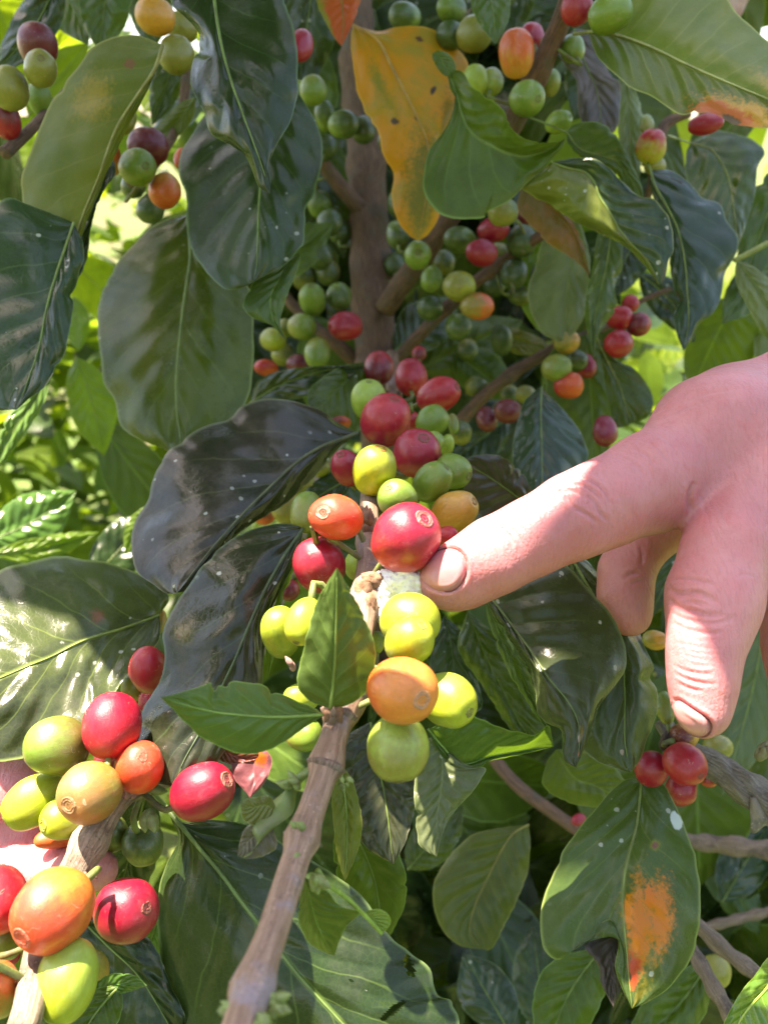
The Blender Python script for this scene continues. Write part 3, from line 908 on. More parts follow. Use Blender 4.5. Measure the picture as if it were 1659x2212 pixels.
m_pale = leaf_mat((.16, .21, .08), (.11, .15, .05), vein=(.28, .32, .12), trans=.35, rough=.45)

# --- upper left ---
leaf(bush, .255, .235, [(455, -90), (460, -30), (475, 90), (497, 170), (520, 235), (548, 310), (570, 370), (584, 418)],
     [(380, -60), (372, 5), (395, 32), (418, 55), (431, 86), (414, 140), (411, 180), (428, 220), (443, 245), (455, 285), (500, 315), (530, 335), (547, 375), (560, 402)],
     [(560, -80), (612, -10), (626, 30), (640, 90), (645, 180), (640, 212), (628, 260), (612, 290), (595, 318), (583, 350), (585, 385)],
     m_dark, "dark glossy leaf with wavy edge and pale drip tip", dl=.006, dr=.004, bow=-.004, N=6)
leaf(bush, .29, .272, [(592, 150), (580, 260), (565, 380), (559, 470), (556, 560), (548, 608)],
     [(480, 190), (440, 250), (395, 320), (386, 370), (402, 420), (403, 480), (412, 535), (442, 582), (480, 620), (497, 625), (520, 622)],
     [(640, 195), (668, 235), (690, 280), (697, 330), (690, 385), (682, 415), (660, 450), (658, 480), (657, 520), (640, 545), (620, 568), (590, 585)],
     m_dark2, "broad dark leaf with white fleck hanging under the glossy one", dl=.008, dr=.002, N=7)
leaf(bush, .283, .277, [(618, 560), (605, 600), (585, 640), (590, 690), (618, 736)], [(570, 585), (546, 612), (525, 660), (550, 688), (590, 705)], [(648, 545), (643, 580), (625, 625), (612, 665), (605, 700)],
     m_mid2, "folded grey green leaf tip", rib=False)
leaf(bush, .262, .285, [(352, 96), (335, 150), (300, 205), (262, 262), (240, 310), (215, 385), (185, 455), (158, 530), (138, 575), (116, 622)],
     [(320, 82), (288, 73), (240, 80), (200, 100), (165, 145), (130, 190), (108, 222), (75, 300), (50, 372), (49, 430), (62, 480), (72, 512), (72, 545), (90, 585)],
     [(342, 135), (312, 210), (280, 265), (255, 320), (225, 385), (195, 460), (168, 530), (145, 585)],
     leaf_mat((.135, .155, .024), (.10, .13, .02), vein=(.26, .25, .07), trans=.36, rough=.5, spec=.3, N=8, spots=[(.33, -.55, .12, .4, (.30, .22, .03), .9), (.16, -.45, .025, .10, (.20, .08, .05), .4)]),
     "olive underside of a long leaf with brown spot", dl=.006, dr=.004, ribcol=(.30, .30, .10))
leaf(bush, .30, .285, [(235, 320), (215, 420), (190, 500), (160, 570), (120, 640)], [(200, 400), (170, 480), (140, 560)], [(250, 370), (225, 410), (208, 450), (195, 500), (188, 560), (170, 600), (145, 640)], m_dark, rib=False)
leaf(bush, .275, .25, [(160, 480), (125, 590), (104, 665), (86, 755), (54, 842), (35, 885)],
     [(60, 440), (10, 430), (-60, 500), (-110, 650), (-90, 800), (-20, 878)],
     [(182, 540), (168, 600), (160, 650), (152, 700), (142, 755), (118, 800), (100, 832), (70, 855)],
     m_blue, "bluish dark leaf cut by the picture edge below the olive one", dl=.004, dr=.003)
leaf(bush, .325, .295, [(405, 462), (412, 555), (400, 640), (388, 740), (380, 830), (384, 900), (390, 955), (380, 985)],
     [(365, 472), (325, 492), (280, 535), (240, 585), (215, 650), (210, 700), (218, 780), (225, 825), (250, 872), (260, 920), (300, 948), (345, 966)],
     [(470, 500), (520, 590), (545, 640), (548, 700), (548, 780), (538, 850), (520, 890), (480, 925), (430, 955)],
     leaf_mat((.060, .085, .009), (.038, .058, .008), vein=(.14, .19, .05), trans=.25, rough=.30, specks=.3, N=7, dust=.12, spots=[(.55, -.4, .2, .4, (.09, .10, .02), .95)]),
     "large oval leaf with pale midrib hanging in the gap", dl=.010, dr=.008, bow=-.004, ribcol=(.17, .24, .06))
# --- trunk side ---
leaf(bush, .36, .355, [(763, 54), (814, 83), (846, 144), (871, 194), (900, 252), (925, 313), (925, 400), (912, 470), (903, 520)],
     [(758, 80), (763, 144), (774, 201), (792, 248), (817, 284), (828, 335), (850, 374), (846, 424), (860, 478), (885, 508)],
     [(817, 66), (853, 58), (900, 54), (943, 66), (975, 92), (1006, 125), (1012, 142), (995, 170), (992, 216), (970, 270), (950, 317), (955, 396), (949, 464), (925, 505)],
     leaf_mat((.66, .27, .012), (.40, .27, .02), vein=(.70, .38, .04), trans=.34, rough=.5, tcol=(.7, .42, .03), N=7,
              spots=[(.78, .0, .30, .9, (.16, .17, .022), .7), (.30, -.45, .16, .25, (.25, .23, .03), .9), (.46, -.52, .02, .10, (.045, .035, .03), .4), (.48, -.02, .015, .06, (.06, .04, .03), .4), (.42, .40, .018, .07, (.02, .02, .02), .3), (.24, .72, .016, .05, (.10, .04, .02), .4), (.55, .7, .12, .3, (.22, .16, .03), .9)]),
     "yellow orange dying leaf with dark spots before the trunk", dl=.004, dr=.010, bow=-.006, ribcol=(.50, .30, .06))
leaf(bush, .35, .345, [(728, -60), (738, 0), (742, 50), (738, 98)], [(690, -50), (684, 0), (702, 45), (722, 80)], [(790, -50), (778, 5), (765, 40), (750, 75)],
     leaf_mat((.50, .09, .02), (.42, .13, .03), vein=(.6, .22, .05), trans=.4, rough=.45, tcol=(.75, .15, .02), spots=[(.5, -1, .6, .35, (.20, .24, .03), .6)]), "red orange leaf tip hanging before the trunk")
leaf(bush, .305, .30, [(965, 150), (985, 200), (1000, 250), (1020, 285), (1051, 306), (1105, 331), (1150, 334), (1190, 318), (1222, 297)],
     [(985, 150), (1003, 158), (1022, 187), (1051, 209), (1087, 236), (1102, 272), (1122, 291), (1152, 304), (1200, 306)],
     [(972, 190), (985, 220), (961, 281), (928, 322), (914, 381), (920, 424), (950, 460), (997, 474), (1046, 468), (1051, 457), (1098, 434), (1136, 398), (1188, 347), (1215, 316)],
     m_grn, "folded mid green leaf with a pointed tip beside the yellow leaf", dl=-.010, dr=.002, bow=.002, N=10, ribcol=(.16, .25, .05))
leaf(bush, .300, .303, [(934, 113), (948, 118), (958, 135), (975, 165)], [(935, 128), (948, 150), (960, 162)], [(950, 108), (972, 118), (985, 145)], m_grn, "curled base of the folded leaf", rib=False)
# --- upper right ---
leaf(bush, .300, .25, [(1271, 68), (1328, 74), (1404, 101), (1476, 137), (1548, 169), (1659, 214), (1800, 270)],
     [(1300, 40), (1360, -20), (1440, -60), (1540, -40), (1590, 25), (1640, 70), (1720, 150)],
     [(1283, 105), (1296, 130), (1343, 173), (1371, 194), (1404, 206), (1440, 230), (1476, 248), (1530, 243), (1560, 255), (1584, 266), (1640, 274), (1740, 285)],
     leaf_mat((.145, .19, .045), (.11, .16, .03), vein=(.30, .34, .10), trans=.36, rough=.42, N=12, K=2.4, colR=(.075, .115, .022),
              spots=[(.66, .70, .20, .60, (.50, .28, .05), .6), (.60, .85, .15, .38, (.48, .10, .03), .5), (.63, .92, .045, .14, (.07, .03, .025), .4), (.74, -.3, .12, .3, (.34, .26, .08), .9)]),
     "broad pale green leaf with a red and orange scorched edge", dl=.012, dr=-.006, ribcol=(.32, .36, .12), petiole=[(1240, 72, .315)])
leaf(bush, .325, .33, [(1224, 284), (1250, 320), (1290, 335), (1335, 350), (1365, 390), (1389, 430)], [(1238, 268), (1264, 262), (1300, 266), (1328, 288), (1350, 324), (1368, 360), (1386, 400)], [(1228, 310), (1264, 345), (1296, 352), (1336, 381), (1361, 415)],
     m_grn, "small arched leaf on a curving stalk", petiole=[(1138, 250, .345), (1180, 266, .335)])
RID = [(1190, 348), (1224, 361), (1264, 370), (1285, 392), (1296, 424), (1314, 453), (1336, 493), (1361, 525), (1397, 561), (1415, 594), (1424, 616)]
leaf(bush, .30, .295, RID, [(1250, 340), (1282, 342), (1314, 360), (1343, 392), (1379, 421), (1415, 432), (1440, 460), (1453, 496), (1454, 540), (1443, 565), (1436, 600)],
     [(1160, 375), (1125, 402), (1155, 425), (1188, 442), (1242, 478), (1296, 504), (1350, 532), (1385, 565), (1410, 595)],
     leaf_mat((.020, .050, .030), (.016, .036, .022), vein=(.15, .19, .04), trans=.16, rough=.24, specks=.9, N=8, colR=(.115, .145, .024)), "half turned leaf, dark blue top and olive underside", dl=-.004, dr=.010, bulge=.002)
leaf(bush, .335, .315, [(1404, 365), (1415, 403), (1443, 453), (1465, 504), (1479, 576), (1483, 626), (1487, 698), (1476, 757)],
     [(1405, 400), (1418, 450), (1440, 520), (1449, 590), (1458, 626), (1468, 651), (1455, 680), (1462, 720)],
     [(1451, 368), (1487, 392), (1515, 424), (1551, 437), (1572, 475), (1595, 514), (1588, 550), (1566, 590), (1558, 640), (1540, 675), (1512, 698), (1494, 734)],
     m_blue, "blue grey sheened leaf with a pointed tip", dl=.004, dr=.006, petiole=[(1395, 340, .345)])
leaf(bush, .385, .37, [(1492, 308), (1540, 325), (1572, 380), (1585, 450), (1596, 530)], [(1530, 282), (1566, 283), (1620, 298), (1652, 326), (1636, 363), (1632, 414), (1616, 470)], [(1482, 330), (1482, 381), (1500, 430), (1540, 480), (1570, 515)],
     m_mid, "broad dark leaf on a curving stalk", dl=.006, petiole=[(1435, 290, .365), (1460, 296, .375)], ribcol=(.25, .28, .08))
leaf(bush, .38, .37, [(1230, 440), (1240, 520), (1225, 640), (1226, 740)], [(1180, 500), (1160, 560), (1140, 640), (1165, 710), (1200, 735)], [(1260, 500), (1275, 580), (1262, 680)], m_pale, "pale backlit leaf between the branches", N=6)
leaf(bush, .40, .405, [(1150, 480), (1155, 560), (1175, 640), (1205, 720)], [(1110, 520), (1120, 640), (1160, 710)], [(1190, 520), (1205, 600), (1220, 680)], m_lit, "bright yellow green backlit leaf", rib=False)
leaf(bush, .335, .335, [(1125, 408), (1190, 445), (1235, 500), (1258, 560), (1274, 596)], [(1175, 415), (1210, 440), (1235, 475), (1258, 520), (1268, 565)], [(1118, 450), (1150, 490), (1188, 527), (1242, 562)],
     leaf_mat((.22, .10, .025), (.14, .10, .02), vein=(.3, .18, .05), trans=.3, rough=.45), "orange brown withering leaf", rib=False)
leaf(bush, .33, .325, [(1320, 500), (1310, 570), (1295, 640), (1282, 700), (1283, 780)], [(1292, 504), (1280, 580), (1267, 626), (1263, 680), (1272, 727)], [(1344, 520), (1343, 576), (1328, 619), (1332, 662), (1310, 698), (1289, 735)], m_mid2, "narrow grey green leaf hanging beside red berries", dl=.004)
leaf(bush, .365, .36, [(1240, 60), (1262, 130), (1290, 200), (1300, 290)], [(1206, 105), (1224, 144), (1246, 175), (1248, 230), (1262, 270)], [(1285, 75), (1312, 150), (1338, 180), (1340, 225), (1330, 280)],
     leaf_mat((.085, .07, .06), (.045, .04, .035), trans=.1, rough=.5, dust=.5), "dusty purple grey leaf", N=6)
leaf(bush, .375, .37, [(1345, 150), (1360, 240), (1362, 320), (1372, 420)], [(1330, 200), (1335, 280), (1345, 370)], [(1372, 190), (1388, 250), (1386, 310), (1382, 380)], m_pale, "pale narrow leaf edge", rib=False)
leaf(bush, .34, .31, [(1170, 835), (1168, 880), (1168, 914), (1170, 1000), (1171, 1080)], [(1148, 850), (1127, 878), (1106, 968), (1118, 1030)], [(1184, 852), (1217, 885), (1254, 935), (1270, 986), (1248, 1030), (1210, 1060)],
     m_blue, "pointed blue green leaf standing above the finger", dl=.002, dr=.008, ribcol=(.15, .24, .06))
leaf(bush, .37, .37, [(1285, 720), (1312, 780), (1335, 827), (1350, 870), (1365, 915)], [(1300, 780), (1310, 850), (1330, 920)], [(1330, 775), (1368, 795), (1400, 833), (1412, 870), (1400, 900)], m_mid, "leaf with a pale midrib and a small dark spot above the knuckles", ribcol=(.3, .34, .1))
leaf(bush, .39, .40, [(1265, 720), (1275, 820), (1280, 900), (1290, 1010)], [(1190, 760), (1180, 860), (1215, 960)], [(1320, 780), (1325, 880), (1315, 970)], leaf_mat((.075, .12, .02), (.055, .095, .018), trans=.35, rough=.45), "green shaded leaf", rib=False)
leaf(bush, .44, .46, [(1600, 640), (1560, 700), (1530, 760), (1500, 830)], [(1540, 650), (1500, 700), (1478, 760), (1480, 810)], [(1640, 700), (1630, 770), (1580, 830)], leaf_mat((.12, .19, .02), (.09, .15, .02), trans=.5, rough=.45, tcol=(.40, .55, .02)), "yellow green translucent leaf above the knuckles", rib=False)
qleaf(bush, (1690, 560, .42), (1560, 700, .40), 45, m_grn, "leaf near the edge of the picture", bend=10)
qleaf(bush, (1590, 560, .37), (1700, 780, .36), 40, m_pale, "pale grey leaf at the picture edge", bend=-15)
qleaf(bush, (1720, 330, .40), (1600, 640, .40), 50, m_mid2, "soft green leaf at the edge", bend=10)
qleaf(bush, (1680, 600, .45), (1700, 900, .44), 60, m_pale, "pale leaf beside the wrist")
qleaf(bush, (1380, 590, .42), (1500, 740, .43), 42, m_blue, "bluish leaf behind the thin twig", bend=-15)
qleaf(bush, (1385, 500, .40), (1330, 640, .395), 50, m_dark2, "dark leaf behind the pointed tip", bend=10)
# --- top edge ---
o_ = leaf(bush, .45, .45, [(1600, -30), (1594, 0), (1600, 36)], [(1574, -15), (1582, 18)], [(1622, -20), (1610, 14)], leaf_mat((.55, .30, .26), (.62, .42, .36), trans=.4, rough=.5), "pinkish young leaf tip at the very top", rib=False)
qleaf(bush, (1040, -70, .31), (1070, 95, .30), 42, m_mid2, "small leaf tip hanging from the top", bend=-8)
qleaf(bush, (250, -80, .33), (215, 110, .34), 58, m_mid2, "blue green leaf at the top", bend=6)
qleaf(bush, (80, -60, .36), (190, 95, .35), 60, m_grn, "green leaf near the top corner", bend=-20)
qleaf(bush, (130, -60, .33), (-20, 160, .34), 50, m_dark2, "dark leaf in the top corner", bend=-20)
qleaf(bush, (320, -90, .40), (330, 110, .40), 50, m_mid, "leaf behind the ochre berries")
qleaf(bush, (1150, -40, .40), (1010, 100, .42), 55, m_dark2, "dark leaf behind the green berries")
qleaf(bush, (1230, 10, .40), (1130, 170, .42), 55, m_dark, "dark leaf behind the brown branch")
qleaf(bush, (1500, -60, .50), (1640, 90, .52), 90, m_und)
qleaf(bush, (1700, -60, .50), (1600, 60, .55), 60, m_grn)
qleaf(bush, (1340, 60, .42), (1240, 260, .43), 70, m_dark2)
qleaf(bush, (640, 60, .41), (700, 300, .42), 60, m_grn, "green leaf beside the trunk")
qleaf(bush, (680, -60, .39), (640, 220, .41), 60, m_dark2)
qleaf(bush, (560, 600, .40), (720, 480, .42), 50, m_grn)
qleaf(bush, (640, 330, .44), (745, 560, .46), 60, m_dark2)
qleaf(bush, (420, 210, .345), (320, 300, .36), 26, m_und, "small olive leaf arching over the dark red cherry", bend=-14)
qleaf(bush, (470, 160, .375), (290, 330, .38), 30, leaf_mat((.14, .19, .18), (.10, .14, .13), trans=.2, rough=.25), "silvery sheened leaf", bend=-10)
qleaf(bush, (400, 60, .36), (330, 270, .37), 40, m_mid)
# --- behind the main cluster ---
leaf(bush, .375, .35, [(540, 870), (610, 830), (700, 800), (790, 790)], [(560, 820), (620, 798), (700, 790)], [(600, 870), (680, 850), (740, 830)], m_dark2, "dark leaf lying behind the fruit")
leaf(bush, .37, .32, [(800, 780), (740, 830), (700, 870), (670, 900)], [(740, 790), (690, 820), (665, 850)], [(800, 850), (790, 900), (770, 935), (720, 935)], m_mid, "shaded leaf above the dark purplish one", ribcol=(.1, .15, .04))
leaf(bush, .29, .28, [(1165, 1110), (1100, 1060), (1040, 1020), (995, 1000)], [(1140, 1040), (1115, 1008), (1080, 985), (1030, 983)], [(1130, 1150), (1060, 1130), (1010, 1080), (1000, 1030)], m_brn, "brownish leaf behind the green cherries beside the finger")
qleaf(bush, (760, 1030, .31), (640, 1100, .31), 34, m_blue, "bluish leaf behind the red orange cherry")
qleaf(bush, (850, 760, .43), (990, 640, .46), 55, m_mid)
qleaf(bush, (900, 800, .45), (1130, 690, .47), 60, leaf_mat((.075, .11, .018), (.05, .08, .016), trans=.35), "olive leaf behind the branch fork")
qleaf(bush, (980, 760, .45), (1110, 860, .46), 50, m_grn)
qleaf(bush, (1060, 720, .44), (1200, 760, .44), 26, leaf_mat((.15, .13, .02), (.12, .12, .02), trans=.35), "small yellowish leaf")
qleaf(bush, (1100, 900, .46), (960, 1010, .45), 50, m_dark2)
# --- left: the big purplish ones ---
leaf(bush, .285, .225, [(772, 935), (735, 950), (695, 966), (640, 1002), (580, 1060), (530, 1110), (470, 1175), (420, 1235), (383, 1280)],
     [(755, 925), (722, 908), (690, 884), (640, 868), (570, 861), (520, 878), (490, 906), (430, 925), (380, 960), (345, 995), (330, 1040), (320, 1082), (290, 1130), (282, 1180), (296, 1235), (330, 1262), (360, 1282)],
     [(745, 955), (720, 980), (690, 1018), (650, 1060), (600, 1100), (560, 1122), (520, 1150), (480, 1195), (440, 1240), (405, 1275)],
     leaf_mat((.030, .026, .020), (.016, .019, .012), vein=(.085, .10, .045), trans=.08, rough=.25, specks=.9, N=6, dust=.2), "large purplish dark leaf with bluish sheen arching from the fruit cluster", dl=.014, dr=.006, bow=-.006, ribcol=(.10, .12, .05))
leaf(bush, .235, .195, [(655, 1142), (622, 1190), (582, 1260), (545, 1340), (512, 1420), (482, 1480), (440, 1570), (400, 1640), (375, 1700)],
     [(635, 1133), (590, 1133), (530, 1150), (480, 1180), (440, 1218), (400, 1275), (366, 1330), (352, 1372), (356, 1410), (352, 1450), (335, 1490), (310, 1530), (297, 1580), (300, 1640), (325, 1685)],
     [(650, 1170), (628, 1230), (595, 1298), (577, 1350), (570, 1420), (566, 1480), (555, 1530), (520, 1570), (490, 1620), (440, 1670)],
     leaf_mat((.022, .027, .012), (.014, .018, .009), vein=(.05, .085, .035), trans=.08, rough=.24, specks=1.0, N=6, dust=.15, spots=[(.50, -.75, .018, .09, (.10, .02, .015), .3), (.50, -.75, .04, .2, (.06, .06, .015), .9)]),
     "long dark leaf dotted with white specks beside the twig", dl=.008, dr=.004, bow=-.006, ribcol=(.06, .10, .04))
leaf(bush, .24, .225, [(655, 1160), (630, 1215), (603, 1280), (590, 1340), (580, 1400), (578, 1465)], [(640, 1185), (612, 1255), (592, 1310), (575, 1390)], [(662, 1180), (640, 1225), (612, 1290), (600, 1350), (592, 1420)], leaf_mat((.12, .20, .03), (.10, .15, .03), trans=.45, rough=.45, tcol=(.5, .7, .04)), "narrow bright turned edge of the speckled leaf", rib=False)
leaf(bush, .255, .215, [(345, 1328), (260, 1360), (180, 1385), (110, 1420), (60, 1440), (0, 1465), (-90, 1500)],
     [(366, 1292), (340, 1262), (280, 1230), (200, 1210), (120, 1202), (60, 1215), (0, 1232), (-70, 1280)],
     [(345, 1380), (310, 1425), (270, 1465), (240, 1510), (200, 1550), (150, 1590), (100, 1610), (40, 1640), (-20, 1640), (-70, 1570)],
     leaf_mat((.055, .075, .030), (.030, .040, .020), vein=(.16, .22, .05), trans=.16, rough=.25, specks=.9, N=6, dust=.2, spots=[(.30, -.25, .05, .13, (.16, .06, .04), .8)]),
     "broad leaf with a sunlit end and stout pale midrib above the holding fingers", dl=.022, dr=-.014, bow=-.004, ribcol=(.22, .30, .07))
# left column, small and blurred
qleaf(bush, (165, 770, .50), (225, 985, .52), 52, m_lit, "glowing yellow green backlit leaf in the gap", bend=-6)
qleaf(bush, (160, 640, .60), (170, 760, .60), 30, m_lit)
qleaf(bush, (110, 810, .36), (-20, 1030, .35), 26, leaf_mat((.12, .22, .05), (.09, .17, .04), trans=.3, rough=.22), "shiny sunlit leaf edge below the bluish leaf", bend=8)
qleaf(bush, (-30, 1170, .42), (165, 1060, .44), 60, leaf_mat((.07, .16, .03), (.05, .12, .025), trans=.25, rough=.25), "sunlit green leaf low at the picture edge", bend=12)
qleaf(bush, (-20, 1200, .40), (215, 1150, .42), 26, m_lit, "thin bright leaf", bend=8)
qleaf(bush, (330, 1090, .40), (270, 1200, .40), 24, m_lit, "small glowing leaf edge", bend=6)
qleaf(bush, (200, 1250, .44), (330, 1110, .46), 55, m_dark2)
qleaf(bush, (60, 1280, .5), (-60, 1190, .5), 55, m_grn)
qleaf(bush, (150, 560, .62), (300, 700, .66), 60, MB2)
qleaf(bush, (-40, -60, .66), (60, 160, .70), 80, MB2)
qleaf(bush, (150, -80, .62), (120, 110, .66), 60, MB2)
qleaf(bush, (-60, 380, .66), (80, 250, .70), 60, MB2)
qleaf(bush, (60, 250, .60), (190, 90, .62), 60, MB2)
qleaf(bush, (310, 240, .60), (390, 130, .62), 50, MB2)
# --- right of the fruit, under the finger ---
leaf(bush, .235, .205, [(1020, 1245), (1062, 1295), (1100, 1348), (1141, 1403), (1184, 1468), (1225, 1515), (1248, 1560), (1252, 1600), (1244, 1658)],
     [(1048, 1300), (1084, 1356), (1116, 1407), (1145, 1453), (1156, 1497), (1160, 1536), (1178, 1561), (1213, 1580), (1217, 1640)],
     [(1090, 1222), (1170, 1205), (1231, 1227), (1278, 1281), (1314, 1320), (1343, 1374), (1353, 1414), (1350, 1450), (1321, 1490), (1295, 1525), (1285, 1550), (1270, 1600)],
     leaf_mat((.040, .055, .020), (.028, .040, .016), vein=(.09, .13, .04), trans=.14, rough=.30, specks=.8, N=8, dust=.15, spots=[(.86, .10, .050, .16, (.18, .13, .02), .9), (.87, .0, .028, .10, (.42, .33, .27), .4), (.94, .1, .02, .16, (.40, .12, .05), .8)]),
     "broad olive dark leaf with white dots and a pale scar under the pointing finger", dl=.006, dr=.010, bow=-.003, ribcol=(.12, .17, .05))
leaf(bush, .25, .225, [(1050, 1300), (1075, 1360), (1110, 1430), (1145, 1500), (1185, 1580)], [(1055, 1340), (1082, 1412), (1108, 1468), (1150, 1535)], [(1075, 1340), (1110, 1400), (1145, 1460), (1165, 1530)], leaf_mat((.09, .15, .025), (.07, .12, .02), trans=.4, rough=.45), "green underside fold of the dotted leaf", rib=False)
leaf(bush, .245, .222, [(1225, 1190), (1290, 1300), (1340, 1400), (1350, 1500), (1350, 1600), (1362, 1670)],
     [(1215, 1290), (1240, 1420), (1250, 1520), (1245, 1600), (1290, 1645)],
     [(1262, 1205), (1314, 1270), (1345, 1300), (1371, 1324), (1384, 1374), (1404, 1425), (1412, 1445), (1408, 1462), (1422, 1504), (1418, 1547), (1400, 1590), (1383, 1640)],
     leaf_mat((.045, .065, .018), (.030, .048, .015), vein=(.09, .13, .03), trans=.16, rough=.32, specks=.5, N=8, spots=[(.45, .75, .012, .30, (.16, .09, .06), .4), (.90, -.2, .016, .10, (.30, .24, .18), .4)]),
     "dark leaf with a ragged brown notched edge behind the dotted one", dl=.004, dr=.006)
leaf(bush, .275, .265, [(1010, 1320), (1050, 1420), (1090, 1500), (1120, 1560), (1150, 1602)], [(990, 1400), (1040, 1480), (1090, 1560), (1120, 1595)], [(1080, 1380), (1130, 1450), (1170, 1540), (1185, 1590)], m_mid, "shaded olive leaf", rib=False)
leaf(bush, .285, .28, [(960, 1330), (975, 1400), (985, 1480), (990, 1540)], [(930, 1400), (940, 1500)], [(1010, 1380), (1030, 1460), (1040, 1530)], m_dark2, rib=False)
# --- lower middle ---
leaf(bush, .215, .225, [(925, 1575), (957, 1615), (997, 1652), (1060, 1635), (1130, 1622), (1197, 1613)], [(970, 1558), (1018, 1545), (1070, 1568), (1120, 1582), (1155, 1588), (1184, 1568)], [(945, 1620), (990, 1668), (1030, 1665), (1060, 1645), (1130, 1630)],
     leaf_mat((.05, .11, .02), (.035, .08, .016), vein=(.14, .24, .05), trans=.34, rough=.32, tcol=(.4, .7, .02)), "green leaf with a sunlit yellow green rim beneath the last cherries", dl=-.006, ribcol=(.16, .28, .05))
leaf(bush, .218, .212, [(955, 1600), (955, 1680), (945, 1760), (943, 1852)], [(922, 1600), (896, 1690), (898, 1760), (906, 1825)], [(1002, 1650), (1048, 1662), (1025, 1705), (985, 1750), (960, 1790)],
     leaf_mat((.10, .125, .06), (.07, .095, .035), vein=(.18, .21, .09), trans=.22, rough=.34, specks=.5), "folded silvery green leaf hanging point down", rib=False)
leaf(bush, .235, .225, [(800, 1560), (815, 1640), (835, 1740), (850, 1868)], [(740, 1600), (725, 1680), (735, 1760), (790, 1830)], [(880, 1620), (900, 1700), (893, 1760), (875, 1820)], leaf_mat((.034, .040, .020), (.024, .030, .016), trans=.08, rough=.3, specks=.6, dust=.25), "dusty dark leaf under the green cherry")
qleaf(bush, (735, 1650, .22), (745, 1905, .215), 32, m_und, "narrow olive leaf beside the twig", bend=-10)
qleaf(bush, (740, 1760, .25), (820, 2060, .26), 72, m_grn, "rounded green leaf in the shade", bend=-30)
leaf(bush, .335, .325, [(1142, 1782), (1110, 1800), (1087, 1831), (1050, 1905), (1025, 1960), (1015, 2010), (1040, 2052)],
     [(1090, 1788), (1030, 1800), (990, 1830), (950, 1880), (935, 1930), (945, 1990), (985, 2040)], [(1145, 1830), (1138, 1890), (1110, 1960), (1085, 2010), (1062, 2050)],
     leaf_mat((.075, .095, .02), (.05, .07, .017), vein=(.20, .20, .05), trans=.25, rough=.42), "olive leaf with a yellow midrib near the bottom", ribcol=(.26, .24, .06))
leaf(bush, .25, .218, [(1385, 1688), (1376, 1780), (1358, 1850), (1348, 1900), (1346, 1960), (1352, 2060), (1365, 2180)],
     [(1352, 1684), (1308, 1722), (1260, 1780), (1215, 1840), (1188, 1900), (1169, 1965), (1168, 2010), (1176, 2055), (1205, 2076), (1240, 2048), (1268, 2032), (1290, 2000), (1322, 1988), (1336, 2040), (1330, 2100)],
     [(1430, 1692), (1455, 1732), (1480, 1790), (1502, 1850), (1513, 1920), (1512, 1990), (1500, 2055), (1475, 2100), (1440, 2140), (1400, 2165)],
     leaf_mat((.050, .090, .022), (.038, .070, .018), vein=(.17, .22, .05), trans=.26, rough=.30, specks=.7, N=7,
              spots=[(.66, .28, .30, .42, (.28, .20, .02), .9), (.64, .22, .26, .24, (.60, .17, .012), .7), (.58, .48, .20, .24, (.62, .17, .012), .7), (.58, .06, .10, .10, (.68, .20, .01), .6), (.84, .12, .11, .20, (.48, .06, .02), .6), (.70, .16, .05, .06, (.70, .20, .01), .4), (.50, .34, .05, .08, (.66, .16, .01), .4), (.86, .05, .025, .05, (.12, .04, .03), .4), (.93, .45, .1, .3, (.24, .20, .03), .9), (.30, .42, .035, .12, (.16, .17, .02), .8), (.30, .42, .014, .055, (.20, .07, .05), .4), (.22, .88, .035, .11, (.50, .58, .62), .2)]),
     "large green leaf with orange rust patches and a chewed end", dl=.004, dr=.004, bow=-.004, ribcol=(.20, .26, .06))
leaf(bush, .236, .222, [(1345, 1930), (1335, 2010), (1320, 2080), (1325, 2178)], [(1325, 1975), (1285, 2010), (1262, 2042), (1290, 2085), (1300, 2130)], [(1355, 1960), (1358, 2010), (1350, 2060), (1345, 2120)],
     leaf_mat((.045, .035, .03), (.028, .022, .02), vein=(.03, .025, .02), trans=.05, rough=.6, dust=.3), "dead black withered end of the rusty leaf", rib=False)
leaf(bush, .31, .315, [(1200, 1620), (1240, 1680), (1290, 1700), (1350, 1735)], [(1180, 1650), (1175, 1700), (1230, 1735), (1300, 1745)], [(1260, 1620), (1310, 1640), (1350, 1690)], leaf_mat((.085, .12, .018), (.065, .10, .016), trans=.35), "olive green leaf behind the rusty one", rib=False)
qleaf(bush, (1300, 2050, .30), (1180, 2290, .29), 75, m_grn, "green leaf under the rusty leaf", bend=20)
qleaf(bush, (1530, 2080, .31), (1340, 2270, .29), 60, m_grn, "green leaf low behind the dry twigs", bend=-20)
leaf(bush, .20, .16, [(1700, 2085), (1650, 2140), (1600, 2200), (1560, 2290)], [(1670, 2060), (1628, 2110), (1590, 2160), (1555, 2240)], [(1740, 2150), (1700, 2230), (1640, 2290)], leaf_mat((.09, .20, .02), (.06, .15, .018), vein=(.34, .46, .05), trans=.35, rough=.28, specks=.8), "shiny bright green leaf in the bottom corner", ribcol=(.35, .5, .06))
qleaf(bush, (1660, 1300, .42), (1560, 1720, .40), 80, leaf_mat((.09, .13, .05), (.06, .10, .04), trans=.3, rough=.35), "hazy grey green leaf behind the middle finger", bend=-10)
qleaf(bush, (1560, 1950, .45), (1660, 1780, .46), 55, m_blue)
qleaf(bush, (1520, 1800, .48), (1640, 2020, .46), 50, m_mid2)
qleaf(bush, (1100, 2230, .36), (1000, 2060, .38), 60, m_blue)
qleaf(bush, (1180, 2230, .40), (1150, 2000, .42), 60, m_dark2)
qleaf(bush, (880, 1880, .36), (1000, 1740, .38), 50, m_mid)
qleaf(bush, (1500, 1130, .36), (1400, 1340, .36), 40, m_dark2)
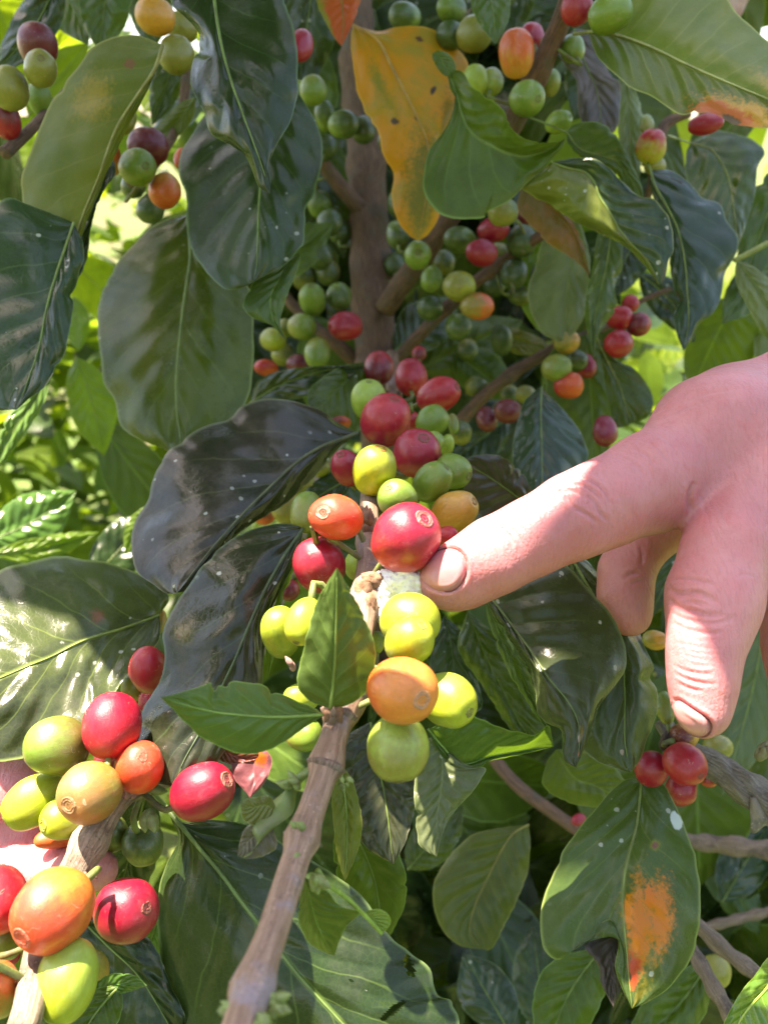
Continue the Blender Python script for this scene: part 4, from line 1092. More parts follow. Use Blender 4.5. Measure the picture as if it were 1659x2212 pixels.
# --- lower left ---
leaf(bush, .225, .205, [(358, 1742), (392, 1785), (425, 1825), (480, 1890), (520, 1945), (575, 2015), (640, 2100), (720, 2190), (860, 2340)],
     [(372, 1775), (385, 1815), (360, 1868), (344, 1920), (340, 1990), (345, 2060), (352, 2130), (372, 2200), (440, 2290), (620, 2350)],
     [(398, 1776), (440, 1771), (500, 1775), (560, 1790), (620, 1828), (690, 1870), (745, 1905), (790, 1945), (825, 2000), (852, 2032), (880, 2052), (905, 2070), (930, 2100), (945, 2150), (978, 2166), (992, 2220), (960, 2300)],
     leaf_mat((.020, .040, .012), (.014, .028, .010), vein=(.10, .16, .04), trans=.12, rough=.26, specks=.7, N=6, K=1.8, dust=.1), "very large dark leaf with a thick pale midrib behind the twig", dl=.008, dr=.008, bow=-.005, petiole=[(330, 1712, .222)], ribcol=(.14, .22, .06), nu=190, nv=70, holes=[(848, 2185, 9, 34, .9), (884, 2088, 9, 26, -.35), (760, 2120, 4, 5, 0)])
leaf(bush, .225, .215, [(150, 1960), (230, 2040), (310, 2120), (390, 2260)], [(120, 2040), (160, 2140), (260, 2260)], [(250, 1965), (330, 2040), (370, 2130), (400, 2200)], m_dark, "dark leaf beneath the pendent cherries")
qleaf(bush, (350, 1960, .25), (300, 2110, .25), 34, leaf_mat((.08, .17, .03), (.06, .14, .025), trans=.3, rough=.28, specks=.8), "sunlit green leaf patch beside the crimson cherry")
leaf(bush, .19, .18, [(190, 2185), (225, 2140), (270, 2125), (318, 2130)], [(180, 2160), (200, 2130), (240, 2105), (290, 2108)], [(240, 2165), (255, 2150), (285, 2142)], leaf_mat((.06, .14, .025), (.045, .11, .02), trans=.3, rough=.35, specks=.8), "small chewed green leaf scrap", rib=False)
qleaf(bush, (260, 2130, .185), (160, 2290, .18), 50, m_grn, "green leaf at the bottom edge", bend=14)
qleaf(bush, (320, 1700, .235), (240, 2000, .25), 60, m_dark2)
leaf(bush, .205, .20, [(525, 1610), (545, 1640), (550, 1680), (540, 1724)], [(500, 1640), (505, 1680), (525, 1705)], [(560, 1612), (586, 1635), (584, 1665), (565, 1700)],
     leaf_mat((.24, .07, .08), (.16, .05, .06), vein=(.26, .08, .085), trans=.2, rough=.5, spec=.3, N=3, K=.8, specks=.4, spots=[(.30, .45, .22, .45, (.70, .10, .01), .4)]), "small reddish purple leaf with an orange blotch", rib=False, quilt=.0001, rip=(.0003, 2, 0))
leaf(bush, .204, .203, [(445, 1600), (480, 1620), (520, 1640), (560, 1640)], [(470, 1600), (510, 1605), (550, 1612)], [(450, 1620), (480, 1645), (520, 1655)], leaf_mat((.20, .05, .03), (.12, .04, .03), trans=.2, rough=.4), rib=False)

# inner foliage that fills the depth of the bush
def inner():
    r = np.random.default_rng(21); items = []; sel = []
    for i in range(520):
        u = r.uniform(-250, 1900); v = r.uniform(-350, 2500); d = r.uniform(.50, .95)
        if (u < 290 and 330 < v < 1250 and r.random() < .93) or (u > 1280 and 450 < v < 1000) or (u > 1500 and v < 700 and r.random() < .7): continue
        if u < 420 and v < 520 and r.random() < .75: continue
        c = P(u, v, d)
        ax = np.array([r.normal(0, .7), r.normal(0, .5), -1.0]); nn = BACK + r.normal(0, .5, 3) + np.array([0, 0, .6])
        items.append(loose_leaf(c, ax, nn, r.uniform(.10, .15), r.uniform(.042, .06))); sel.append(int(r.choice(4, p=[.35, .35, .2, .1])))
    for i in range(170):
        u = r.uniform(560, 1250); v = r.uniform(-50, 900); d = r.uniform(.50, .72)
        c = P(u, v, d); ax = np.array([r.normal(0, .8), r.normal(0, .5), -.8]); nn = BACK + r.normal(0, .5, 3)
        items.append(loose_leaf(c, ax, nn, r.uniform(.09, .14), r.uniform(.04, .06))); sel.append(int(r.choice(4, p=[.7, .2, .1, 0])))
    for i in range(330):
        u = r.uniform(380, 1800); v = r.uniform(1500, 2500); d = r.uniform(.45, 1.0)
        c = P(u, v, d); ax = np.array([r.normal(0, .8), r.normal(0, .5), -.8]); nn = BACK + r.normal(0, .5, 3) + np.array([0, 0, .5])
        items.append(loose_leaf(c, ax, nn, r.uniform(.09, .14), r.uniform(.04, .06))); sel.append(int(r.choice(4, p=[.55, .3, .15, 0])))
    o = loose_mesh("inner_foliage", items, m_dark2, bush, [m_mid, m_grn, m_lit], sel); o['kind'] = "stuff"
inner()

# ---- unseen leaves added overhead to throw the shade; sun gets in where the photo shows it ----
LITS = [(725, 1117, .205, .011), (877, 1163, .195, .011), (690, 1220, .21, .010), (809, 1000, .225, .009), (1040, 1212, .186, .005), (809, 1040, .225, .008), (886, 1330, .185, .016), (870, 1400, .18, .014), (640, 1360, .20, .016), (970, 1500, .18, .010), 
        (850, 1260, .195, .014), (790, 1290, .20, .010), (975, 1240, .195, .007), (760, 1560, .165, .004),
        (125, 1700, .20, .018), (60, 1720, .21, .020), (243, 1620, .195, .012), (440, 1690, .195, .013), (90, 1850, .215, .022), (0, 1930, .19, .018), (30, 1650, .22, .018), (120, 2060, .18, .012), (220, 1880, .21, .010), (190, 1800, .20, .008), (140, 2150, .17, .010), (60, 2140, .18, .012), (550, 1650, .205, .007),
        (1475, 1330, .180, .004), (1470, 1250, .183, .003), (1470, 1420, .175, .004), (1480, 1500, .172, .004), (30, 1350, .24, .014), (20, 1450, .24, .014), (190, 1470, .23, .010), (1500, 1960, .245, .006), (1480, 2040, .245, .005), (1195, 1890, .245, .006), (1180, 2000, .245, .007), (1380, 1960, .245, .006), (1650, 2150, .172, .009), (1160, 1590, .22, .006),
        (780, 860, .305, .006), (1310, 440, .30, .007), (80, 900, .36, .03), (60, 1120, .42, .05), (330, 1100, .40, .02), (300, 2050, .25, .012)]

# =====================================================================
# fruiting branches near the camera
# =====================================================================
GB = "fruiting branches reaching towards the viewer"
cb = empty("coffee_branch", tuple(P(800, 1250, .215)), "long jointed brown twig with two small leaves on top and cherries crowded behind them", "coffee branch", GB)
wood("twig", [(470, 2420, .108, 46), (515, 2235, .118, 41), (548, 2130, .126, 38), (590, 2010, .135, 34), (625, 1900, .145, 32), (660, 1790, .154, 30), (700, 1670, .164, 30), (728, 1570, .172, 30), (752, 1490, .179, 30), (770, 1420, .186, 28), (785, 1350, .193, 27), (792, 1290, .20, 27), (795, 1220, .212, 24), (797, 1140, .225, 22), (800, 1060, .245, 20), (815, 980, .27, 19), (850, 900, .32, 18), (850, 830, .38, 17), (845, 770, .42, 16)],
     BK2, cb, n=150, seg=24, wob=.05, nodes=[(.56, .45, .015), (.60, .3, .02), (.68, .35, .01), (.76, .3, .01)], joints=[(545, 2140, .34, 4.5), (653, 1812, .34, 3.2), (706, 1655, .34, 3), (735, 1545, .30, 3), (792, 1290, .3, 3)])
# collars (stipule scars) at the joints
def collar(u, v, d, r, parent, ang, mat):
    c = P(u, v, d); ax = RIGHT * math.cos(ang) + UP * math.sin(ang) - BACK * .6; ax /= np.linalg.norm(ax)
    rr = r * KF * d; pts = [c + ax * q * rr for q in (-.30, -.06, .0, .06, .22)]
    tube("node_collar", pts, np.array([1.12, 1.30, 1.335, 1.30, 1.10]) * rr, mat, parent, 24, .12)
CM = bark_mat((.14, .085, .07), (.34, .23, .18), (.40, .33, .30), "bark_collar", 1.5, .8)
TA = math.atan2(130, 45)
for q in ((545, 2140, .1255, 40), (653, 1812, .1525, 32), (706, 1655, .165, 32), (735, 1545, .174, 32)):
    collar(*q, cb, TA, CM)
leaf(cb, .168, .158, [(714, 1531), (720, 1470), (724, 1400), (727, 1310), (728, 1226)],
     [(690, 1524), (660, 1508), (642, 1478), (650, 1430), (664, 1370), (680, 1310), (702, 1268)], [(752, 1524), (786, 1500), (806, 1462), (812, 1412), (796, 1352), (762, 1284)],
     leaf_mat((.060, .105, .022), (.048, .085, .02), vein=(.17, .27, .05), trans=.20, rough=.62, spec=.22, N=6), "small upright leaf covering the middle of the cluster", dl=.005, dr=.005, ribcol=(.18, .28, .06), bulge=.0006)
leaf(cb, .168, .150, [(697, 1544), (600, 1549), (500, 1543), (430, 1531), (347, 1507)],
     [(688, 1553), (650, 1578), (610, 1606), (570, 1625), (520, 1629), (470, 1611), (430, 1590), (400, 1560), (372, 1532)],
     [(680, 1530), (640, 1514), (600, 1497), (586, 1500), (580, 1487), (568, 1480), (530, 1474), (498, 1473), (490, 1483), (474, 1482), (466, 1489), (457, 1484), (455, 1476), (430, 1484), (390, 1496)],
     leaf_mat((.055, .115, .024), (.042, .09, .02), vein=(.17, .29, .05), trans=.22, rough=.50, spec=.3, N=7), "small leaf with a chewed upper edge lying sideways", dl=.003, dr=.004, ribcol=(.18, .30, .06), bulge=.0008, rip=(.0006, 3, 0))
leaf(cb, .150, .158, [(654, 1893), (668, 1935), (682, 1990), (700, 2030), (722, 2066)], [(648, 1940), (644, 1985), (656, 2020), (680, 2048)], [(705, 1925), (735, 1958), (778, 1972), (750, 2000), (735, 2030)], m_grn, "cupped small leaf hanging from the twig", dl=.004, rib=False)
leaf(cb, .160, .160, [(788, 1970), (806, 1985), (822, 2018)], [(795, 1990), (808, 2008)], [(815, 1965), (835, 1973), (844, 1990), (836, 2008)], leaf_mat((.15, .24, .03), (.12, .20, .03), trans=.35), "tiny round leaf at the end of a green stalk", rib=False)
tube("leaf_stalk", catmull(np.array([P(686, 1880, .150), P(700, 1905, .151), P(745, 1938, .155), P(800, 1990, .159), P(825, 2018, .160)]), 14), np.linspace(.00055, .00035, 14), plain_mat("green_stalk", (.22, .36, .06), .5), cb, 8)
# buds at the joints
BUD = plain_mat("bud_green", (.20, .27, .08), .5, (.13, .16, .05), scale=400)
def bud(u, v, d, ang, ln, parent, n=5, seed=0, mat=BUD):
    r = random.Random(seed); parts = []
    for k in range(n):
        a = ang + r.uniform(-.7, .7); c = P(u + r.uniform(-9, 9), v + r.uniform(-12, 12), d + r.uniform(-.001, .001))
        ax = RIGHT * math.cos(a) + UP * math.sin(a) + BACK * r.uniform(-.2, .8); ax /= np.linalg.norm(ax)
        l = ln * KF * d * r.uniform(.6, 1.1); w_ = l * .30
        s = np.linspace(0, 1, 6); pts = np.array([c + ax * l * q + UP * .1 * l * q * q for q in s])
        me, cc = tube_mesh("b", pts, w_ * np.array([.6, 1, 1.05, .85, .5, .12]), 7)
        vv = np.array([v_.co[:] for v_ in me.vertices]) + cc; parts.append((vv, [tuple(p.vertices) for p in me.polygons])); bpy.data.meshes.remove(me)
    me, cc = join_mesh("bud", parts)
    return link("bud", me, mat, parent, cc)
for i, q in enumerate([(652, 1790, .151, 2.4, 26), (640, 1700, .1625, 2.6, 34), (742, 1690, .163, -1.2, 22), (640, 1850, .1475, -1.8, 24), (690, 1895, .149, -1.3, 40), (585, 2165, .123, -.3, 46), (500, 2180, .121, 2.8, 30), (560, 2200, .119, -1.0, 40), (775, 1330, .195, .8, 18)]):
    bud(*q[:3], q[3], q[4], cb, 6, i)
DRY = plain_mat("dry_scale", (.30, .16, .09), .8, (.13, .07, .045), scale=350, bump=.8)
def scrap(u, v, d, w_, h_, parent, seed, mat=DRY, name="dry_scale"):
    r = np.random.default_rng(seed); n = 9; V = []; F = []
    for i in range(n):
        for j in range(n):
            a, b = i / (n - 1) - .5, j / (n - 1) - .5
            k = 1 - .25 * math.sin(7 * a + seed) * abs(b)
            q = P(u + a * w_ * k, v + b * h_ * (1 + .3 * math.sin(5 * a + seed)), d) + BACK * (.0018 * math.cos(a * 2.6) * math.cos(b * 2.2) + .0009 * mnoise.noise(Vector((a * 4 + seed, b * 4, 0))))
            V.append(q)
    for i in range(n - 1):
        for j in range(n - 1):
            k = i * n + j; F.append((k, k + n, k + n + 1, k + 1))
    me, c = mesh_np(name, V, F)
    o = link(name, me, mat, parent, c)
    md = o.modifiers.new("t", 'SOLIDIFY'); md.thickness = .0003
    return o
for k, q in enumerate([(790, 1275, .197, 44, 60), (797, 1325, .195, 26, 70), (812, 1252, .197, 56, 26), (775, 1300, .198, 26, 50), (795, 1140, .219, 40, 44), (720, 1540, .170, 40, 34)]):
    scrap(*q, cb, k)
bud(795, 1125, .218, 1.4, 34, cb, 6, 33, DRY)
bud(633, 1440, .186, 2.0, 24, cb, 6, 34, plain_mat("pink_dry", (.45, .28, .24), .8))
bud(722, 1552, .168, 1.5, 22, cb, 7, 35, plain_mat("bud_brown", (.20, .13, .09), .7))
# curled withered shoot beside the twig
cs = plain_mat("withered_shoot", (.20, .24, .05), .5, (.13, .09, .05), scale=160, bump=.8)
def curl():
    spine = catmull(np.array([P(690, 1645, .166), P(650, 1680, .165), P(612, 1735, .164), P(585, 1790, .163), P(560, 1830, .162), P(530, 1850, .161)]), 44)
    V = []; F = []; n = 16
    for i, c in enumerate(spine):
        s = i / 43; wd = .0003 + .0030 * math.sin(math.pi * s ** 1.6) ** .8 * (1 + .35 * math.sin(13 * s))
        for j in range(n):
            t = j / (n - 1) * 2 - 1; a = t * (1.2 + 1.2 * math.sin(5 * s)) + .6
            q = c + (-RIGHT * math.sin(a) * wd * .95 - UP * .25 * wd * t) + BACK * (math.cos(a) * wd * .7 + .0011 * math.sin(21 * s + 3 * t))
            V.append(q)
    for i in range(43):
        for j in range(n - 1):
            k = i * n + j; F.append((k, k + n, k + n + 1, k + 1))
    me, c = mesh_np("leaf", V, F); o = link("leaf", me, leaf_mat((.055, .085, .015), (.035, .03, .015), trans=.2, rough=.5, dust=.5), cb, c); o['label'] = "curled half withered young leaf"
curl()
leaf(cb, .163, .160, [(600, 1760), (575, 1740), (545, 1745), (522, 1738)], [(585, 1722), (555, 1722), (530, 1728)], [(590, 1790), (560, 1790), (525, 1770)], leaf_mat((.12, .14, .04), (.08, .07, .04), trans=.2, dust=.6), "curled withered leaf flap", rib=False, rip=(.002, 4, 1))
leaf(cb, .163, .160, [(590, 1790), (560, 1800), (535, 1820), (513, 1850)], [(560, 1775), (530, 1790), (518, 1820)], [(598, 1830), (570, 1850), (535, 1856)], leaf_mat((.12, .11, .07), (.08, .07, .05), trans=.2, dust=.7), "grey withered leaf flap", rib=False, rip=(.002, 4, 2))

lb = empty("coffee_branch", tuple(P(270, 1740, .205)), "pale speckled twig holding cherries across the fingers", "coffee branch", GB)
wood("twig", [(-60, 2500, .135, 44), (20, 2300, .148, 38), (60, 2190, .158, 34), (75, 2100, .168, 32), (100, 2010, .176, 31), (150, 1905, .186, 32), (190, 1830, .192, 31), (235, 1755, .198, 29), (270, 1715, .203, 26), (330, 1690, .212, 22), (420, 1640, .24, 18), (560, 1400, .33, 16), (700, 1000, .42, 14)],
     BK3, lb, n=110, seg=22, wob=.10, nodes=[(.30, .25, .02), (.42, .35, .02)])
CM2 = bark_mat((.12, .07, .05), (.30, .20, .13), (.45, .34, .24), "bark_joint", 2, 1)
bud(275, 1720, .199, 1.2, 26, lb, 8, 41, plain_mat("pedicel_scar", (.40, .24, .20), .8)); bud(330, 1700, .203, .4, 44, lb, 5, 42); bud(320, 1760, .200, -1.2, 46, lb, 5, 43); bud(190, 1895, .186, -1.0, 20, lb, 7, 44, CM2)
rb = empty("coffee_branch", tuple(P(1560, 1720, .24)), "rough grey woody branch end with dark red cherries below the fingertip", "coffee branch", GB)
wood("twig", [(1850, 1860, .235, 50), (1700, 1760, .24, 44), (1620, 1710, .245, 38), (1560, 1665, .25, 30), (1500, 1630, .252, 26), (1460, 1600, .255, 22), (1430, 1560, .26, 18)], BK4, rb, n=70, seg=22, wob=.45)
bud(1640, 1630, .235, 1.2, 30, rb, 7, 51, plain_mat("bud_olive", (.22, .20, .09), .6)); bud(1440, 1610, .245, 1.0, 40, rb, 8, 52, plain_mat("dark_scraps", (.09, .06, .05), .9))
for k, q in enumerate([(1640, 1760, .24, 40, 60)]): scrap(*q, rb, 60 + k, BK4)
for lab, pts in (("bare dry twig crossing low beside the rusty leaf", [(1480, 1980, .30, 15), (1520, 2010, .295, 16), (1580, 2065, .29, 17), (1660, 2125, .285, 17), (1760, 2200, .28, 17)]),
                 ("steeper bare twig with a sunlit joint low beside the rusty leaf", [(1470, 2010, .285, 13), (1500, 2060, .28, 15), (1540, 2130, .272, 16), (1580, 2200, .265, 17), (1620, 2290, .26, 18)]),
                 ("blurred grey twig passing behind the rusty leaf", [(1440, 1810, .40, 17), (1530, 1822, .40, 18), (1620, 1832, .39, 20), (1760, 1850, .39, 22)]),
                 ("thin pale twig far behind the rusty leaf", [(1500, 2010, .42, 9), (1580, 1990, .42, 10), (1700, 1960, .42, 10)])):
    c = catmull(pts, 30); pp = PA(c[:, 0], c[:, 1], c[:, 2])
    tag(tube("dry_twig", pp, c[:, 3] * KF * c[:, 2] * (1 + .12 * np.sin(np.linspace(0, 30, 30))), BK5, None, 14, .25), lab, "twig", "bare twigs low in the bush")

# ---------------- white fluff near the fingertip ----------------
def fluff():
    rf = random.Random(4); spots_ = [(850, 1258, .196, 24), (880, 1246, .196, 23), (905, 1262, .197, 20), (925, 1272, .199, 15)]
    for k in range(46):
        t = rf.random(); u = 826 + 108 * t + rf.uniform(-6, 6); v = 1262 + rf.uniform(-30, 34) * (1 - .35 * t)
        spots_.append((u, v, .1962 + rf.uniform(-.0015, .0015), rf.uniform(5, 13)))
    for k in range(9): spots_.append((828 + rf.uniform(-8, 12), 1290 + k * 6, .196, rf.uniform(5, 10)))
    V, Q = sculpt([(.0016, [(u, v, d, r), (u + 6, v + 5, d, r * .85)]) for u, v, d, r in spots_], h=.00045, smooth=1)
    for i in range(len(V)): V[i] += BACK * .0007 * mnoise.noise(Vector(V[i] * 900)) + UP * .0005 * mnoise.noise(Vector(V[i] * 1500))
    me, c = mesh_np("white_fluff", V, Q)
    T = NT("wax_fluff"); ob = T.coord('Object'); n = T.noise(ob, 700, 4, .7); n2 = T.noise(ob, 180, 4, .6)
    base = T.mix(T.ss(n2, .60, .70), (.88, .87, .86), (.50, .47, .25)); base = T.mix(T.ma('MULTIPLY', T.ss(n, .60, .68), .5), base, (.35, .30, .26))
    p = T.pr(Base_Color=base, Roughness=.9, Normal=T.bump(n, 1.0, .0006))
    p.inputs['Sheen Weight'].default_value = .4
    tag(link("white_fluff", me, T.done(p.outputs[0]), None, c), "white cottony fluff stuck to the twig at the pointing fingertip", "insect wax")
fluff()

# =====================================================================
# the cherries
# =====================================================================
GC = "coffee cherries crowded round the pointed-at twig"
def C(*a, **k): return cherry(*a, **k)
C(819, 795, 32, 40, None, DRED, RED, "dark spotted red cherry topmost on the pointed-at twig touching the trunk foot", group=GC, d=.36)
C(888, 813, 36, 43, None, RED, CRIM, "plum red cherry beside the topmost one with a soft shine", group=GC, d=.345)
C(905, 764, 16, 18, None, DRED, RED, "sliver of dark red cherry peeping above the plum red one", group=GC, d=.38)
C(947, 853, 52, 38, (988, 838), RED, RED, "wide red cherry lying sideways at the upper edge of the cluster", group=GC, d=.315)
C(797, 863, 39, 45, (798, 826), GR, LG, "bright green cherry with one sunlit side near the cluster's top", group=GC, d=.315)
C(835, 907, 54, 56, (853, 864), CRIM, RED, "big matte red cherry with its scar facing up above the yellow one", group=GC, d=.27)
C(893, 910, 18, 22, None, RED, RED, "small slice of red cherry between the big matte one and a green one", group=GC, d=.31)
C(934, 910, 38, 34, (962, 886), GR, GR, "green cherry tucked under the wide sideways red one", group=GC, d=.30)
C(979, 914, 12, 26, None, GR, OL, "green cherry edge just right of the green one under the wide red cherry", group=GC, d=.33)
C(900, 979, 51, 52, (914, 948), RED, CRIM, "round red cherry with a cracked brown scar facing the viewer", group=GC, d=.255)
C(935, 955, 26, 24, None, LG, GR, "green cherry mostly hidden behind the cracked-scar red one", group=GC, d=.29)
C(966, 962, 16, 26, None, LG, GR, "pale green cherry peeping out above the brown-capped green pair", group=GC, d=.30)
C(749, 1011, 34, 45, (737, 982), RED, CRIM, "red cherry tucked behind the yellow one", group=GC, d=.255)
C(809, 1016, 48, 58, (823, 968), YE, YG, "glowing yellow cherry with a red ringed tip", group=GC, d=.235, scar=(.65, .04, .02))
C(934, 1041, 39, 50, (964, 1008), GR, GR, "oval green cherry leaning up to a brown cap", group=GC, d=.24)
C(979, 1018, 38, 42, (1012, 1030), GR, GR, "green cherry with a brown cap on its far side beside the oval one", group=GC, d=.25)
C(860, 1079, 49, 42, (838, 1054), GR, GR, "green cherry with a small brown scar right above the shiny big red one", group=GC, d=.23)
C(981, 1104, 56, 42, (1024, 1082), YO, TAN, "tan orange cherry above the pointing finger", group=GC, d=.235)
C(663, 1106, 38, 48, None, OL, GR, "olive green cherry at the cluster's outer edge behind the red orange one", group=GC, d=.24)
C(725, 1117, 60, 50, (700, 1106), OR, ORR, "sunlit red orange cherry with concentric rings facing the viewer", group=GC, d=.205, scar=(.62, .42, .30))
C(877, 1163, 74, 74, (917, 1118), ORR, CRIM, "biggest shiny red cherry touched by the fingertip", group=GC, d=.194, scar=(.55, .22, .16), k=.35)
C(690, 1220, 57, 59, None, CRIM, RED, "red cherry crossed by a shadow line under the red orange one", group=GC, d=.212)
C(771, 1222, 27, 35, None, LG, OL, "small pale green cherry hanging on a stalk beside the twig", group=GC, d=.235)
C(966, 1158, 26, 22, None, RED, RED, "piece of red cherry between the biggest one and the finger", group=GC, d=.22)
C(625, 1275, 22, 22, None, DRED, RED, "dim red cherry deep in the shade under the shadow-crossed one", group=GC, d=.27)
C(886, 1342, 66, 62, None, YG, YG, "pale sunlit green cherry right below the white fluff", group=GC, d=.186)
C(886, 1386, 59, 52, (913, 1345), YG, YG, "yellow green cherry overlapping the one below the fluff", group=GC, d=.177, k=-.3)
C(869, 1491, 75, 71, (911, 1499), OR, (.60, .19, .03), "large orange cherry with its round scar facing the viewer", group=GC, d=.163, scar=(.55, .36, .24))
C(967, 1513, 57, 68, (1012, 1530), LG, YG, "lime cherry with a corky streak behind the large orange one", group=GC, d=.178)
C(859, 1617, 66, 73, (862, 1683), LG, OL, "pale green cherry hanging lowest under the large orange one", group=GC, d=.168)
C(607, 1367, 44, 62, None, YG, GR, "yellow green cherry at the outer end beside the upright leaf", group=GC, d=.195)
C(657, 1342, 40, 56, (642, 1386), YG, YG, "yellow green cherry with a big brown end scar half behind the upright leaf", group=GC, d=.184)
C(652, 1508, 42, 32, None, YG, LG, "bright lime cherry peeping above the chewed sideways leaf", group=GC, d=.195)
C(657, 1588, 42, 36, None, GR, OL, "olive green cherry under the chewed sideways leaf next to the joint", group=GC, d=.19)
C(814, 1388, 18, 26, None, YG, GR, "green cherry slice between the upright leaf and the twig", group=GC, d=.20)
GL = "coffee cherries on the twig held by the fingers"
C(123, 1612, 68, 63, None, GR, (.12, .10, .022), "round olive green cherry at the top of the held bunch", group=GL, d=.198)
C(243, 1568, 61, 73, None, RED, CRIM, "deep crimson cherry with tiny white dots, tallest of the held bunch", group=GL, d=.198)
C(302, 1656, 54, 57, (322, 1622), OR, ORR, "round orange red cherry below the crimson white-dotted one", group=GL, d=.196)
C(75, 1731, 71, 52, (22, 1765), YG, YG, "glossy lime green cherry lying over the fingers", group=GL, d=.200)
C(194, 1713, 67, 64, (170, 1719), OL, (.28, .15, .045), "brownish olive cherry whose ringed scar faces the viewer", group=GL, d=.187, scar=(.38, .22, .12))
C(142, 1768, 56, 46, (108, 1768), YG, YG, "yellow green cherry with a bright ringed scar under the brownish olive one", group=GL, d=.196, scar=(.55, .48, .12))
C(438, 1710, 73, 62, (498, 1676), CRIM, CRIM, "crimson cherry with a white crack beside the big leaf's stalk", group=GL, d=.195, scar=(.45, .30, .2))
C(130, 1808, 54, 24, None, OR, OR, "orange cherry squeezed between the finger and the yellow green one", group=GL, d=.212)
C(240, 1800, 36, 46, None, DG, OL, "shaded green cherry right behind the pale twig", group=GL, d=.213)
C(309, 1824, 45, 47, None, DG, OL, "dark green cherry hanging in shade under the stalk joint", group=GL, d=.212)
C(322, 1447, 42, 57, None, RED, CRIM, "matte red cherry half covered by the white-dotted long leaf", group=GL, d=.222)
C(291, 1483, 30, 32, None, OL, GR, "small green cherry behind the matte red one at the dotted leaf's edge", group=GL, d=.24)
C(322, 1515, 24, 28, None, CRIM, RED, "bit of red cherry between the crimson one and the dotted leaf", group=GL, d=.235)
C(345, 1343, 14, 28, None, OL, TAN, "greenish tan cherry sliver at the top edge of the dotted leaf", group=GL, d=.26, stalk=False)
C(230, 1640, 26, 24, None, DRED, CRIM, "dark red cherry deep between the crimson and brownish ones", group=GL, d=.22)
C(115, 1966, 82, 84, (76, 1992), (.60, .20, .03), ORR, "large orange cherry with a swollen ringed tip lowest on the pale twig", group=GL, d=.168, scar=(.6, .2, .12))
C(-8, 1945, 64, 72, None, RED, RED, "bright red cherry cut by the picture edge beside the large orange one", group=GL, d=.175)
C(272, 1967, 68, 66, (330, 1945), CRIM, CRIM, "dusty crimson cherry beside the edge of the very large leaf", group=GL, d=.186)
C(144, 2118, 64, 86, None, YG, LG, "long yellow green cherry under the large orange one", group=GL, d=.166)
C(208, 2090, 26, 52, None, OL, TAN, "greyish green cherry slice behind the long yellow green one", group=GL, d=.19)
C(-6, 2140, 48, 76, None, OR, OL, "green cherry blushing orange cut by the picture edge", group=GL, d=.165)
C(14, 2035, 32, 44, None, OL, GR, "shaded green cherry under the cut bright red one", group=GL, d=.18)
C(24, 2064, 20, 22, None, CRIM, RED, "red cherry bit between two green ones at the lower picture edge", group=GL, d=.195)
GT = "coffee cherries in the upper corner beside the olive leaf"
C(81, 97, 41, 46, None, DRED, DRED, "maroon cherry uppermost in the corner beside bright leaves", group=GT, d=.30)
C(87, 146, 35, 37, (103, 142), OL, OL, "olive green cherry overlapping the maroon corner one", group=GT, d=.285)
C(20, 190, 40, 46, None, OL, OL, "large dull green cherry at the upper picture edge", group=GT, d=.29)
C(86, 212, 26, 34, None, GR, GR, "green cherry half hidden by the olive leaf's edge", group=GT, d=.32)
C(14, 259, 30, 40, None, DRED, RED, "dull red cherry at the picture edge under the large dull green one", group=GT, d=.30)
GU = "coffee cherries hanging behind the olive leaf"
C(237, 342, 25, 37, None, OR, TAN, "orange cherry against the long olive leaf's midrib", group=GU, d=.315)
C(320, 316, 44, 40, None, DRED, DRED, "very dark red cherry resting on a green one", group=GU, d=.315)
C(297, 361, 40, 39, (325, 370), OL, GR, "green cherry right under the very dark red one", group=GU, d=.305)
C(356, 410, 34, 40, None, OR, YO, "yellow orange cherry touching the broad dark leaf", group=GU, d=.315)
C(390, 340, 14, 30, None, OR, OR, "orange sliver of cherry behind the broad dark leaf's edge", group=GU, d=.33)
C(266, 252, 30, 46, None, OL, OL, "shaded olive cherry behind the olive leaf's midrib", group=GU, d=.34)
C(325, 450, 30, 32, None, DG, DG, "dark green cherry in shade above the large oval leaf", group=GU, d=.35)
C(288, 400, 26, 28, None, DG, OL, "dim green cherry beneath the orange and green pair", group=GU, d=.35)
C(381, 118, 38, 42, None, OL, OL, "olive cherry between the olive leaf's base and the glossy dark leaf", group=GU, d=.31)
C(335, 34, 43, 38, None, YO, YO, "ochre yellow cherry at the top next to the glossy dark leaf", group=GU, d=.305)
C(395, 58, 32, 30, None, OL, OL, "greenish cherry between the ochre one and the glossy leaf", group=GU, d=.33)
GM = "coffee cherries high up around the trunk"
C(650, 97, 27, 45, None, CRIM, CRIM, "shiny red cherry peeping from behind the glossy dark leaf", group=GM, d=.31)
C(677, 194, 30, 33, None, GR, OL, "green cherry beside the dark leaf's edge high left of the trunk", group=GM, d=.36)
C(645, 196, 16, 22, None, LG, GR, "light green cherry sliver touching the glossy leaf's edge", group=GM, d=.37)
C(702, 250, 22, 32, None, DG, GR, "slim green cherry between the dark leaf and the trunk", group=GM, d=.39)
C(742, 268, 35, 30, None, DG, GR, "green cherry in front of the trunk left of the yellow leaf", group=GM, d=.385)
C(785, 280, 27, 32, None, DG, DG, "dark green cherry between the trunk and yellow leaf", group=GM, d=.395)
C(875, 34, 37, 28, None, DG, GR, "dark green cherry above the yellow leaf's top edge", group=GM, d=.37)
C(975, 18, 34, 28, None, GR, DG, "green cherry at the top edge left of the small hanging tip", group=GM, d=.36)
C(972, 75, 31, 30, (988, 92), DG, DG, "dark green cherry with a brown scar behind the yellow leaf's shoulder", group=GM, d=.36)
C(1025, 72, 38, 37, None, OL, OL, "olive cherry just behind the small leaf tip hanging from the top", group=GM, d=.35)
